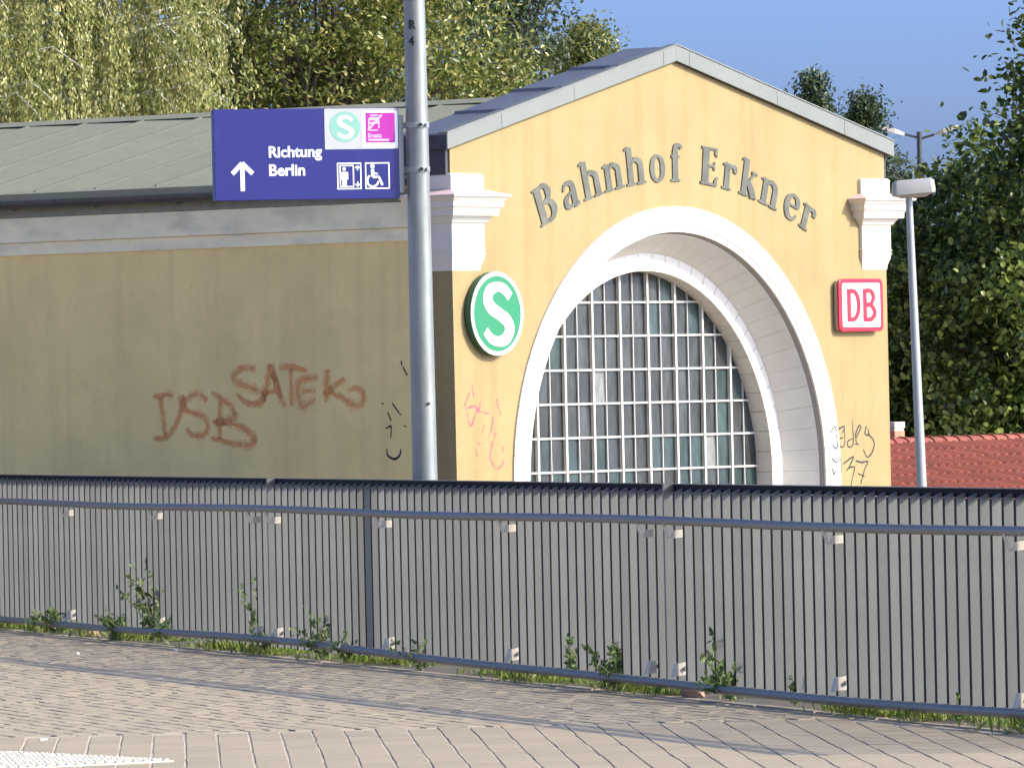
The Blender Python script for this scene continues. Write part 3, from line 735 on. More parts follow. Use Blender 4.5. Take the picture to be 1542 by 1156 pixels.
db = empty('square_sign', wall_point(5.135, 0.0, 2.327), TH, 'white sign with red rounded frame and red letters DB', 'sign')
hw, hh = 0.302, 0.212
mb = MB(); mb.prism(round_rect(-hw + .012, hw - .012, -hh + .012, hh - .012, 0.04), front, 0.01, 0.045); mb.build('casing', M['signgrey'], db)
mb = MB(); mb.prism(round_rect(-hw, hw, -hh, hh, 0.05), front, 0.0455, 0.066); mb.build('frame', M['dbred'], db, bevel=0.006)
mb = MB(); mb.prism(round_rect(-hw + .045, hw - .045, -hh + .036, hh - .036, 0.02), front, 0.060, 0.0675); mb.build('face', M['swhite'], db)
def block_letter(kind, cx, parent):
    mb = MB(); H_, w = 0.262, 0.052
    y0, y1 = -H_ / 2, H_ / 2
    if kind == 'D':
        ribbon(mb, [(cx - 0.062, y0), (cx - 0.062, y1)], w, front, 0.067, 0.0703, smooth=False)
        ribbon(mb, [(cx - 0.08, y1 - .019), (cx, y1 - .019), (cx + 0.045, y1 - .05), (cx + 0.066, y1 - .10), (cx + 0.066, y0 + .10), (cx + 0.045, y0 + .05), (cx, y0 + .019), (cx - 0.08, y0 + .019)], [.036, .038, .046, .052, .052, .046, .038, .036], front, 0.067, 0.071, sub=4)
    else:
        ribbon(mb, [(cx - 0.065, y0), (cx - 0.065, y1)], w, front, 0.067, 0.0703, smooth=False)
        ribbon(mb, [(cx - 0.08, y1 - .018), (cx + .01, y1 - .018), (cx + 0.052, y1 - .065), (cx + .01, 0.004), (cx - 0.08, 0.004)], [.035, .038, .052, .036, .034], front, 0.067, 0.071, sub=5)
        ribbon(mb, [(cx - 0.08, 0.0), (cx + .015, 0.0), (cx + 0.066, y0 + .068), (cx + .015, y0 + .018), (cx - 0.08, y0 + .018)], [.034, .036, .054, .038, .035], front, 0.067, 0.0716, sub=5)
    mb.build('letter', M['dbred'], parent)
block_letter('D', -0.108, db); block_letter('B', 0.112, db)

# ================================================================== mast with direction sign
mast = empty('sign_mast', (-0.553, 49.45, 0), 0, 'tall galvanised steel mast carrying the blue direction sign', 'pole')
mb = MB(); mb.tube([(0, 0, -0.3), (0, 0, 1.1), (0, 0, 2.9), (0, 0, 4.35), (0, 0, 7.0)], [0.080, 0.078, 0.0715, 0.064, 0.051], 32); mb.build('pole', M['galv'], mast, smooth=True)
mb = MB(); mb.tube([(0, 0, 7.0), (0, 0, 7.03)], [0.053, 0.036], 20); mb.build('cap', M['galv'], mast)
mb = MB(); mb.tube([(0.032, -0.071, 1.62), (0.034, -0.077, 1.62)], 0.010, 10); mb.build('door_screw', M['black'], mast)
for z in (3.348, 3.073):
    cl = MB(); cl.tube([(0, 0, z - 0.016), (0, 0, z + 0.016)], 0.0745, 32); c = cl.build('clamp', M['galvlight'], mast, smooth=True)
    for x in (0.02, 0.055):
        bt = MB(); y = -math.sqrt(0.0745 ** 2 - x * x); bt.tube([(x, y + 0.01, z), (x * 1.2, y - 0.022, z)], 0.012, 6); bt.build('bolt', M['black'] if x < 0.03 else M['galvlight'], c)
    ar = MB(); ar.box(-0.15, -0.06, 0.0, 0.05, z - 0.018, z + 0.018); ar.build('arm', M['galv'], c)
def text_obj(body, size, mat, parent, loc, offset=0.0, depth=0.001, rot=(rad(90), 0, 0), sx=1.0, align='LEFT'):
    cu = bpy.data.curves.new('text', 'FONT'); cu.body = body; cu.size = size; cu.offset = offset; cu.extrude = depth
    cu.align_x = align; cu.resolution_u = 4
    tmp = bpy.data.objects.new('tmp', cu); COL.objects.link(tmp)
    dg = bpy.context.evaluated_depsgraph_get()
    me = bpy.data.meshes.new_from_object(tmp.evaluated_get(dg))
    bpy.data.objects.remove(tmp)
    me.materials.clear(); me.materials.append(mat)
    o = link('lettering', me, None, parent, loc, rot); o.scale = (sx, 1, 1)
    return o
# dark painted mast number
for s_, z in (('R', 3.943), ('4', 3.842)):
    text_obj(s_, 0.078, M['black'], mast, (-0.041, -0.0685, z), offset=0.0015, depth=0.004, rot=(rad(90), 0, rad(-14)))

SA = rad(18)
ds = empty('direction_sign', (-1.243, 49.27, 3.177), SA, 'blue direction sign reading Richtung Berlin beside the steel mast', 'sign')
ds.scale = (0.9157, 0.9157, 0.9157)
ux, uz = 1.302 / 1058, 0.615 / 535
def sh(a, b):                        # layout grid of the sign face -> metres
    return ((a - 619) * ux, (398 - b) * uz)
def srect(mb, a0, a1, b0, b1, d0, d1):
    x0, z0 = sh(a0, b1); x1, z1 = sh(a1, b0); mb.box(x0, x1, -d1, -d0, z0, z1); return mb
x0, z0 = sh(90, 665); x1, z1 = sh(1148, 130)
mb = MB(); mb.box(x0, x1, -0.03, 0.03, z0, z1); mb.build('panel', M['blue'], ds, bevel=0.004)
mb = MB(); mb.box(x1 + 0.001, x1 + 0.035, -0.022, 0.022, z0 + 0.04, z1 - 0.05); mb.build('edge_profile', M['galvlight'], ds)
mb = MB(); srect(mb, 722, 1143, 133, 372, 0.0305, 0.033); mb.build('grey_field', M['panelgrey'], ds)
mb = MB(); srect(mb, 935, 1141, 150, 366, 0.0335, 0.0345); stk = mb.build('sticker', M['swhite'], ds)
mb = MB(); srect(mb, 957, 1125, 160, 335, 0.0346, 0.0352); mb.build('sticker_field', M['magenta'], stk)
F2 = lambda x, y, d: (x, -d, y)
cx, cz = sh(838, 240)
mb = MB(); mb.prism([(cx + p * 0.107, cz + q * 0.104) for p, q in disc_pts(0, 0, 1, 40)], F2, 0.0331, 0.0342); mb.build('emblem', M['mint'], ds)
mb = MB(); ribbon(mb, [(cx + x * 0.104, cz + y * 0.104) for x, y in S_PTS], [w * 0.098 for w in S_W], F2, 0.034, 0.0353, sub=6); mb.build('letter', M['swhite'], ds)
# arrow
def line(mb, pts, w, d, closed=False, sub=1, smooth=False):
    ribbon(mb, [sh(*p) for p in pts], w * ux, F2, 0.0302, d, sub=sub, closed=closed, smooth=smooth)
mb = MB()
line(mb, [(248, 610), (248, 455)], 24, 0.0320); line(mb, [(190, 508), (247, 447)], 25, 0.0324); line(mb, [(306, 508), (246, 446)], 25, 0.0328)
mb.build('arrow', M['swhite'], ds)
for body, b in (('Richtung', 413), ('Berlin', 521)):
    x, z = sh(396, b)
    text_obj(body, 0.107 if body == 'Berlin' else 0.104, M['swhite'], ds, (x, -0.0312, z), offset=0.0028, depth=0.001, sx=1.03)
# lift and wheelchair pictograms
mb = MB()
for a0, a1 in ((788, 928), (949, 1090)):
    for (p, q) in (((a0, 455), (a1, 455)), ((a0, 604), (a1, 604))):
        line(mb, [p, q], 7, 0.0318)
    for a in (a0 + 3.5, a1 - 3.5):
        line(mb, [(a, 455), (a, 604)], 7, 0.0321)
mb.build('pictogram_frame', M['swhite'], ds)
mb = MB()
for p, q, d in (((803, 468), (885, 468), .0318), ((803, 592), (885, 592), .0318), ((806, 468), (806, 592), .0321), ((882, 468), (882, 592), .0321)):
    line(mb, [p, q], 7, d)
line(mb, [(829, 505), (829, 545)], 42, 0.0325); line(mb, [(812, 505), (812, 550)], 9, 0.0329); line(mb, [(847, 505), (847, 550)], 9, 0.0329); line(mb, [(829, 540), (829, 588)], 26, 0.0332)
a, b = sh(829, 488); mb.prism([(a + p, b + q) for p, q in disc_pts(0, 0, 0.0125, 16)], F2, 0.0302, 0.0327)
for y0, y1 in ((497, 470), (563, 590)):
    line(mb, [(906, y0), (906, y1)], 7, 0.0318); k = 1 if y1 < y0 else -1
    line(mb, [(893, y1 + 13 * k), (906, y1), (919, y1 + 13 * k)], 8, 0.0322)
mb.build('lift_pictogram', M['swhite'], ds)
mb = MB()
a, b = sh(992, 474); mb.prism([(a + p, b + q) for p, q in disc_pts(0, 0, 0.0155, 16)], F2, 0.0302, 0.0327)
line(mb, [(992, 490), (993, 535)], 19, 0.0318); line(mb, [(993, 512), (1022, 520)], 9, 0.0322); line(mb, [(993, 537), (1028, 537), (1047, 586)], 14, 0.0326)
line(mb, [(975, 528), (962, 550), (966, 580), (990, 593), (1015, 583), (1024, 562)], 11, 0.0331, sub=4, smooth=True)
mb.build('wheelchair_pictogram', M['swhite'], ds)
# bus-replacement sticker: small pale drawing and lettering
mb = MB()
def line2(pts, w, d): ribbon(mb, [sh(*p) for p in pts], w * ux, F2, 0.0352, d, smooth=False)
line2([(978, 195), (1035, 195)], 16, .0358); line2([(978, 220), (1030, 218)], 9, .0360); line2([(976, 195), (976, 255)], 7, .0362); line2([(1033, 205), (1033, 250)], 7, .0364)
line2([(980, 262), (1028, 262)], 6, .0366); line2([(1050, 172), (970, 262)], 10, .0368); line2([(985, 176), (1030, 174)], 7, .0370); line2([(970, 318), (1090, 320)], 10, .0360)
mb.build('sticker_drawing', M['stickerpink'], stk)
x, z = sh(968, 305)
text_obj('Ersatz', 0.042, M['stickerpink'], stk, (x, -0.0358, z), offset=0.0010, depth=0.0004, sx=0.95)

# ================================================================== railing
fence = empty('railing', FL, fa, 'long grey steel railing of close upright fins with tubular handrail and foot rail', 'fence')
PIT, J0 = 8.8 / 51, 8.39
fm = MB()
fm.loft([[(x, y, z) for y, z in ((-0.0235, 0.06), (0.025, 0.06), (0.025, 1.132), (-0.0235, 1.107))] for x in (-0.018, 0.018)])  # tops cut along the bar's shadow line so the black bar shows as shade
me = fm.mesh('fin'); me.materials.append(M['fin']); me.materials.append(M['finshade'])
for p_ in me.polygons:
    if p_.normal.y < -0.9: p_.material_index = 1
jm = MB().box(-0.014, 0.014, -0.030, 0.03, 0.02, 1.156).mesh('joint_post'); jm.materials.append(M['fin'])
T0, T1 = -1.6, 25.4
k = math.ceil((T0 - J0) / PIT)
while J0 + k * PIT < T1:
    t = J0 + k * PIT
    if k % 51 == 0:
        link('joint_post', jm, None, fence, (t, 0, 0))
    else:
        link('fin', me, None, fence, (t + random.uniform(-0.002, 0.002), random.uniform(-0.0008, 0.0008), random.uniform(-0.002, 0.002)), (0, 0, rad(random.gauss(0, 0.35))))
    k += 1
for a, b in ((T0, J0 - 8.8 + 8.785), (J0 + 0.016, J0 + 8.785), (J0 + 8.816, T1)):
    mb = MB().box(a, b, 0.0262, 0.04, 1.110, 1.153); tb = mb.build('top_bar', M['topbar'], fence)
    mb = MB().box(a, b, 0.024, 0.043, 1.1535, 1.158); mb.build('sunlit_top_strip', M['rail'], tb)  # paler paint stands in for the bar's sunlit top
def wav(z, amp=0.006):
    return [(T0 + i * 0.9, z + amp * math.sin(i * 0.7) + 0.0, i) for i in range(31)]
mb = MB(); mb.tube([(t, -0.10, z) for t, z, i in wav(0.957)], 0.024, 16); hr = mb.build('handrail', M['rail'], fence, smooth=True)
mb = MB(); mb.tube([(t, -0.075, z + (0.018 * math.sin(t * 0.33 - 1.2))) for t, z, i in wav(0.088)], 0.025, 16); mb.build('foot_rail', M['rail'], fence, smooth=True)
up_b = MB()
up_b.loft([[(x, y, z) for y, z in ((0.034, 0.872), (-0.062, 0.864), (-0.082, 0.864), (-0.070, 0.906), (0.034, 0.914))] for x in (0.016, 0.023)])
up_b.loft([[(x, y, z) for y, z in ((-0.083, 0.862), (-0.091, 0.864), (-0.119, 0.944), (-0.112, 0.947))] for x in (-0.012, 0.026)])
ub = up_b.mesh('bracket'); ub.materials.append(M['steel'])
lo_b = MB()
lo_b.loft([[(x, y, z) for y, z in ((0.03, 0.125), (-0.06, 0.118), (-0.075, 0.118), (-0.055, 0.185), (0.0, 0.195), (0.03, 0.19))] for x in (0.016, 0.023)])
lo_b.loft([[(x, y, z) for y, z in ((-0.076, 0.112), (-0.085, 0.112), (-0.062, 0.188), (-0.055, 0.188))] for x in (-0.012, 0.026)])
lb = lo_b.mesh('foot_bracket'); lb.materials.append(M['steel'])
bolt = MB().tube([(0.023, 0.0, 0), (0.036, 0.0, 0)], 0.011, 6).mesh('bolt'); bolt.materials.append(M['galvlight'])
hole = MB().tube([(0.0228, 0.0, 0), (0.0245, 0.0, 0)], 0.009, 8).mesh('bolt_hole'); hole.materials.append(M['black'])
for p in range(-2, 3):
    for q in (0.26, 3.02, 5.78, 8.56):
        t = J0 + 8.8 * p + q
        if not (T0 < t < T1): continue
        bb = link('bracket', ub, None, fence, (t, 0, 0)); link('bolt_hole', hole, None, bb, (0, 0.005, 0.889))
        cc = link('foot_bracket', lb, None, fence, (t, 0, 0)); link('bolt', bolt, None, cc, (0, -0.01, 0.16)); link('bolt_hole', hole, None, cc, (0.0006, 0.012, 0.155))

# ================================================================== plants
TPL = np.array([(-1, 0, 0), (-0.25, 0.42, 0.10), (0.45, 0.34, 0.06), (1, 0, -0.06), (0.45, -0.34, 0.06), (-0.25, -0.42, 0.10)])
MAPLE = np.array([(-0.8, 0, 0), (-0.45, 0.60, 0.10), (0.40, 0.52, 0.02), (1, 0, -0.14), (0.40, -0.52, 0.02), (-0.45, -0.60, 0.10)])
def leaf_mesh(name, P, A, Nn, size, tpl=TPL):
    """P centres, A long axes, Nn face normals (all n x 3), size n"""
    n = len(P)
    A = A / np.linalg.norm(A, axis=1, keepdims=True)
    Bv = np.cross(Nn, A); Bv /= np.linalg.norm(Bv, axis=1, keepdims=True) + 1e-9
    Nn = np.cross(A, Bv)
    V = (P[:, None, :] + size[:, None, None] * (tpl[None, :, 0, None] * A[:, None, :] + tpl[None, :, 1, None] * Bv[:, None, :] + tpl[None, :, 2, None] * Nn[:, None, :])).reshape(-1, 3)
    me = bpy.data.meshes.new(name)
    me.vertices.add(n * 6); me.vertices.foreach_set('co', V.astype(np.float32).ravel())
    idx = (np.arange(n)[:, None] * 6 + np.array([0, 3, 2, 1, 0, 5, 4, 3])[None, :]).astype(np.int32)
    me.loops.add(n * 8); me.loops.foreach_set('vertex_index', idx.ravel())
    me.polygons.add(n * 2)
    me.polygons.foreach_set('loop_start', np.arange(0, n * 8, 4, dtype=np.int32))
    me.update(calc_edges=True); me.validate()
    return me
def unit(n):
    v = RNG.normal(size=(n, 3)); return v / np.linalg.norm(v, axis=1, keepdims=True)
def tree(loc, label, lobes, n_cl, per, size, mat, trunk_h, trunk_r, tpl=TPL, spread=0.28, bark='bark', up_bias=0.6, cat='tree', name='tree', group=None, shell=0.75, zmin=None, clump_flat=0.7):
    """lobes: (dx, dy, z, rx, ry, rz) ellipsoids that make up the crown"""
    root = empty(name, loc, 0, label, cat, group)
    L = np.array(lobes, float); vol = L[:, 3] * L[:, 4] * L[:, 5]
    which = RNG.choice(len(L), n_cl, p=vol / vol.sum())
    d = unit(n_cl); rr = shell + (1 - shell) * RNG.random(n_cl); rr = np.where(RNG.random(n_cl) < 0.25, RNG.random(n_cl) ** 0.33, rr)
    rr *= RNG.normal(1.0, 0.07, n_cl)
    C_ = L[which, :3] + d * rr[:, None] * L[which, 3:]
    if zmin is not None: C_ = C_[C_[:, 2] > zmin]
    n_cl = len(C_)
    n = n_cl * per
    ci = np.repeat(np.arange(n_cl), per)
    off = RNG.normal(size=(n, 3)) * spread * RNG.uniform(0.6, 1.3, n_cl)[ci][:, None]; off[:, 2] *= clump_flat
    P = C_[ci] + off
    out = (C_ - np.array([L[:, 0].mean(), L[:, 1].mean(), L[:, 2].min()])); out /= np.linalg.norm(out, axis=1, keepdims=True) + 1e-6
    Nn = unit(n) * 0.9 + np.array([0, 0, up_bias]) + out[ci] * 0.5
    A = unit(n) + out[ci] * 0.6 + np.array([0, 0, -0.35])
    sz = size * RNG.uniform(0.65, 1.25, n)
    link('crown', leaf_mesh('crown', P, A, Nn, sz, tpl), mat, root)
    mb = MB()
    lean = (RNG.normal() * 0.15, RNG.normal() * 0.15)
    mb.tube([(0, 0, -2.9), (lean[0] * 0.3, lean[1] * 0.3, trunk_h * 0.5), (lean[0], lean[1], trunk_h)], [trunk_r * 1.25, trunk_r, trunk_r * 0.7], 10)
    tr = mb.build('trunk', M[bark], root, smooth=True)
    mb = MB()
    for i in RNG.choice(n_cl, min(70, n_cl), replace=False):
        e = C_[i]; s = np.array([lean[0], lean[1], trunk_h * RNG.uniform(0.6, 1.0)])
        m1 = s + (e - s) * 0.35 + np.array([0, 0, 0.18 * np.linalg.norm(e - s)]) + RNG.normal(size=3) * 0.1
        m2 = s + (e - s) * 0.7 + np.array([0, 0, 0.14 * np.linalg.norm(e - s)]) + RNG.normal(size=3) * 0.1
        q = trunk_r * RNG.uniform(0.18, 0.42)
        mb.tube([s, m1, m2, e], [q, q * 0.7, q * 0.4, q * 0.12], 6)
    mb.build('branches', M[bark], tr, smooth=True)
    return root

# weeping birch at the left: long hanging twigs full of small leaves
def weeping(loc, label):
    root = empty('birch_tree', loc, 0, label, 'tree')
    mb = MB(); mb.tube([(0.2, 0.3, -0.2), (0.1, 0.2, 2.5), (0.0, 0.1, 5.0), (-0.1, 0, 8.6)], [0.11, 0.09, 0.06, 0.02], 10)
    tr = mb.build('trunk', M['bark'], root, smooth=True)
    limbs = MB(); P, A = [], []
    twigs = MB()
    for i in range(92):
        z0 = RNG.uniform(3.0, 8.2); a = RNG.uniform(0, 2 * math.pi)
        ln = RNG.uniform(0.6, 1.0) * (1.75 if z0 < 6.5 else 1.3)
        s = np.array([0, 0.1, z0]); dd = np.array([math.cos(a), math.sin(a) * 0.8, 0])
        pts = [s, s + dd * ln * 0.4 + np.array([0, 0, 0.5]), s + dd * ln * 0.8 + np.array([0, 0, 0.62]), s + dd * ln + np.array([0, 0, 0.4])]
        limbs.tube(pts, [0.022, 0.016, 0.010, 0.004], 6)
        for j in range(15):
            f = RNG.uniform(0.25, 1.0)
            k = min(int(f * 3), 2); g_ = f * 3 - k
            b = pts[k] + (pts[k + 1] - pts[k]) * g_ + RNG.normal(size=3) * np.array([0.06, 0.06, 0.04])
            hang = RNG.uniform(0.5, 2.3)
            sway = RNG.normal(size=2) * 0.10
            nl = int(hang * 50)
            q = np.sort(RNG.random(nl))
            x = b[0] + sway[0] * q ** 1.5 + dd[0] * 0.18 * np.sqrt(q); y = b[1] + sway[1] * q ** 1.5 + dd[1] * 0.18 * np.sqrt(q); z = b[2] + 0.06 * np.sin(q * 3) - hang * q
            pp = np.stack([x, y, z], 1) + RNG.normal(size=(nl, 3)) * 0.026
            P.append(pp); aa = RNG.normal(size=(nl, 3)) * 0.45 + np.array([0, 0, -1.0]); A.append(aa)
            if j % 3 == 0:
                twigs.tube([(x[0], y[0], z[0]), (x[nl // 2], y[nl // 2], z[nl // 2]), (x[-1], y[-1], z[-1])], [0.006, 0.004, 0.002], 4)
    P = np.concatenate(P); A = np.concatenate(A)
    keep = P[:, 2] > 2.6
    P, A = P[keep], A[keep]
    link('crown', leaf_mesh('crown', P, A, unit(len(P)) + np.array([0, -0.3, 0.2]), 0.026 * RNG.uniform(0.7, 1.3, len(P))), M['leaf_birch'], root)
    limbs.build('branches', M['birchbark'], tr, smooth=True)
    twigs.build('twigs', M['bark'], tr)
    return root
weeping((-5.7, 79.5, 0), 'weeping birch with hanging yellow-green twigs behind the left roof')
weeping((-4.4, 81.0, 0), 'weeping birch half hidden between the left birch and the dense hornbeam')
tree((-1.75, 84.0, 0), 'dense sunlit hornbeam behind the blue sign and the mast',
     [(0.0, 0, 4.6, 1.75, 1.5, 1.3), (-0.6, 0.2, 6.2, 1.6, 1.4, 1.5), (0.9, 0.1, 5.0, 1.2, 1.1, 1.35), (-1.35, -0.2, 4.2, 0.8, 0.8, 0.65), (1.75, 0, 4.25, 0.62, 0.6, 0.72), (0.2, 0, 7.4, 1.0, 1.0, 1.3), (-0.3, 0, 3.2, 1.6, 1.3, 1.0)],
     1050, 60, 0.038, M['leaf_beech'], 3.4, 0.14, spread=0.15)
tree((-3.0, 90.0, 0), 'dark leafy tree filling the gap behind birch and hornbeam',
     [(0, 0, 5.0, 1.9, 1.4, 2.2), (-2.2, 0.5, 4.6, 1.6, 1.4, 1.8), (1.6, 0.3, 5.2, 1.4, 1.3, 2.0), (-4.3, 0.8, 4.4, 1.6, 1.3, 1.8), (-0.5, 0, 7.6, 2.2, 1.5, 1.2)],
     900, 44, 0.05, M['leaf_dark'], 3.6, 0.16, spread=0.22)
tree((0.15, 108.0, 0), 'tall bluish dark tree with sky showing through above the roof slope',
     [(-0.1, 0, 6.6, 0.75, 1.0, 1.2), (0.1, 0, 7.4, 0.55, 0.8, 0.8), (-0.8, 0, 7.0, 1.0, 1.0, 1.6), (-0.3, 0, 5.2, 1.0, 1.0, 1.0)],
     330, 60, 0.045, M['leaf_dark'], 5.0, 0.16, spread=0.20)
tree((1.12, 122.0, 0), 'small round olive tree top showing just above the gable roof',
     [(0.2, 0, 6.95, 0.33, 0.36, 0.45), (-0.25, 0, 6.80, 0.2, 0.3, 0.3), (0.1, 0, 5.9, 0.5, 0.5, 0.7)],
     260, 60, 0.04, M['leaf_beech'], 5.2, 0.10, spread=0.13)
tree((4.45, 118.0, 0), 'dark slim tree top rising behind the right roof slope',
     [(-0.12, 0, 5.80, 0.16, 0.2, 0.22)] * 7 + [(0.10, 0, 6.10, 0.12, 0.2, 0.26)] * 9 + [(0.22, 0, 5.75, 0.14, 0.2, 0.2)] * 6 + [(0.05, 0, 5.45, 0.42, 0.4, 0.42), (0.1, 0, 4.5, 0.9, 0.8, 0.9)],
     300, 60, 0.04, M['leaf_dark'], 4.6, 0.09, spread=0.12)
tree((5.15, 119.0, 0), 'dark ragged tree top beside the far twin street lamp',
     [(0.24, 0, 5.85, 0.10, 0.2, 0.26)] * 9 + [(0.05, 0, 5.62, 0.14, 0.2, 0.16)] * 7 + [(0.34, 0, 5.55, 0.10, 0.2, 0.22)] * 5 + [(-0.08, 0, 5.2, 0.42, 0.4, 0.42), (0.35, 0, 4.7, 0.5, 0.5, 0.6), (0.1, 0, 4.2, 0.9, 0.8, 0.9)],
     300, 60, 0.04, M['leaf_dark'], 4.4, 0.09, spread=0.12)
# maples at the right
MAPLES = 'maples behind the tiled roof'
tree((5.3, 99.0, -2.3), 'dark green maple just right of the front gable',
     [(-0.6, 0, 4.6, 1.2, 1.2, 1.6), (0.4, 0, 5.6, 1.2, 1.1, 1.2), (0.5, 0.2, 3.6, 1.6, 1.3, 1.5), (-0.5, 0.2, 2.6, 1.5, 1.3, 1.2), (0.35, 0, 6.7, 0.55, 0.6, 0.6), (0.6, -1.3, 4.3, 0.65, 0.45, 0.6), (-0.3, -1.3, 3.3, 0.6, 0.45, 0.5), (-0.5, -1.2, 5.3, 0.5, 0.4, 0.5)],
     820, 52, 0.052, M['leaf_maple'], 3.2, 0.15, tpl=MAPLE, spread=0.2, group=MAPLES, name='maple_tree')
tree((6.75, 97.0, -2.3), 'tall dark maple at the right edge reaching above the lamp',
     [(0.0, 0, 5.6, 1.1, 1.2, 1.7), (0.3, 0, 7.6, 0.95, 1.0, 1.5), (-0.7, 0, 4.4, 1.1, 1.1, 1.5), (0.3, 0.2, 3.2, 1.5, 1.3, 1.4), (0.5, 0, 9.2, 0.8, 0.9, 1.0), (-0.3, -1.4, 5.0, 0.7, 0.45, 0.6), (-0.9, -1.2, 3.4, 0.6, 0.45, 0.5), (-0.2, -1.3, 6.4, 0.6, 0.45, 0.6)],
     820, 52, 0.052, M['leaf_maple'], 3.8, 0.17, tpl=MAPLE, spread=0.2, group=MAPLES, name='maple_tree')
tree((6.4, 104.0, -2.3), 'shaded maple deep behind the other maples',
     [(-0.8, 0, 4.6, 1.5, 1.2, 1.9), (0.8, 0, 5.4, 1.5, 1.2, 1.9), (0, 0, 3.0, 2.4, 1.2, 1.4), (2.2, 0, 5.6, 1.5, 1.2, 2.2)],
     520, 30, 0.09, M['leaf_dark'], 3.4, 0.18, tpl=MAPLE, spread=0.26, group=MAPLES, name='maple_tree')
tree((11.2, 103.5, -2.3), 'big unseen maple added outside the right edge to shade its neighbours',  # unseen tree, added to cast shade on the maples beside it
     [(0, 0, 6.0, 1.9, 1.6, 2.6), (0.2, 0, 9.0, 1.7, 1.5, 2.0), (-0.2, 0, 3.6, 1.9, 1.6, 1.6), (0, 1.8, 6.5, 1.6, 1.5, 2.6)],
     560, 26, 0.11, M['leaf_maple'], 4.2, 0.2, tpl=MAPLE, spread=0.32, group=MAPLES, name='maple_tree')

# ================================================================== tiled house at the right
HW = Vector((0.5, 0.866, 0)); HD = Vector((0.866, -0.5, 0)); HS = 0.265
house = empty('tiled_house', (3.75, 81.6, -2.4), 0, 'low house with red clay tile roof and brick chimney beyond the railing', 'house')
RZ = 1.075 + 2.4
def hp(a, q, dz=0.0):
    p = HW * a + HD * q
    return Vector((p.x, p.y, RZ - HS * q + dz))
sl = math.sqrt(1 + HS * HS)
tw, tl_ = 0.185, 0.305
# one pan tile: wavy section, thicker lower edge
mb = MB(); n = 8
top, bot = [], []
def sec(x):
    return 0.030 * math.cos((x / tw) * 2 * math.pi) - 0.012 * (x / tw)
for yy, th_, dz in ((0.0, 0.012, 0.0), (tl_ + 0.05, 0.014, 0.022)):
    ring = [((-0.5 + i / n) * (tw + 0.02), yy, sec((-0.5 + i / n) * tw) + dz + th_) for i in range(n + 1)] + [((-0.5 + i / n) * (tw + 0.02), yy, sec((-0.5 + i / n) * tw) + dz) for i in reversed(range(n + 1))]
    top.append(ring)
mb.loft(top)
tile_me = mb.mesh('roof_tile'); tile_me.materials.append(M['terracotta'])
ex, ey = -HW, Vector((HD.x, HD.y, -HS)).normalized(); ez = ex.cross(ey).normalized()
ex = ey.cross(ez)
TM = Matrix((ex, ey, ez)).transposed().to_4x4()
roof = MB(); roof.loft([[hp(a, 0, -0.02), hp(a, 3.3, -0.02), hp(a, 3.3, -0.09), hp(a, 0, -0.09)] for a in (-2.8, 6.0)]); roof = roof.build('roof', M['terracotta'], house)
for r in range(8):
    for c in range(36):
        p = hp(-2.6 + c * tw, 0.06 + r * tl_ / sl + 0.0)
        o = link('roof_tile', tile_me, None, roof)
        mm = TM.copy(); mm.translation = p + ez * (0.012 + random.uniform(-0.002, 0.003)); o.matrix_local = mm
mb = MB(); mb.loft([[hp(a, 0, -0.02), Vector((-HD.x * 3.3, -HD.y * 3.3, -HS * 3.3)) + hp(a, 0, -0.02), Vector((-HD.x * 3.3, -HD.y * 3.3, -HS * 3.3)) + hp(a, 0, -0.09), hp(a, 0, -0.09)] for a in (-2.8, 6.0)]); mb.build('rear_roof', M['terracotta'], house)
rm = MB(); rings = []
for yy, r_ in ((0.0, 0.080), (0.30, 0.093), (0.315, 0.099), (0.335, 0.099)):
    rings.append([(r_ * 1.15 * math.cos(math.pi * i / 8), yy, r_ * math.sin(math.pi * i / 8)) for i in range(9)] + [((r_ - .014) * 1.15 * math.cos(math.pi * i / 8), yy, (r_ - .014) * math.sin(math.pi * i / 8)) for i in reversed(range(9))])
rm.loft(rings); rme = rm.mesh('ridge_tile', True); rme.materials.append(M['terracotta'])
for c in range(31):
    o = link('ridge_tile', rme, None, roof); p = hp(6.0 - c * 0.288, 0, -0.012)
    mm = Matrix((Vector((-HD.x, -HD.y, 0)), -HW, Vector((0, 0, 1)))).transposed().to_4x4(); mm.translation = p; o.matrix_local = mm
wl = MB()
wl.loft([[hp(a, -3.0, 0), hp(a, 3.0, 0), Vector((hp(a, 3.0).x, hp(a, 3.0).y, RZ - 3.0 * HS - 0.06)), hp(a, 0, -0.1), Vector((hp(a, -3.0).x, hp(a, -3.0).y, RZ - 3.0 * HS - 0.06))] for a in (-2.6, 5.8)])
for i, v in enumerate(wl.v):
    if i % 5 in (0, 1): wl.v[i] = (v[0], v[1], -0.1)
wl.build('wall', M['plaster'], house)
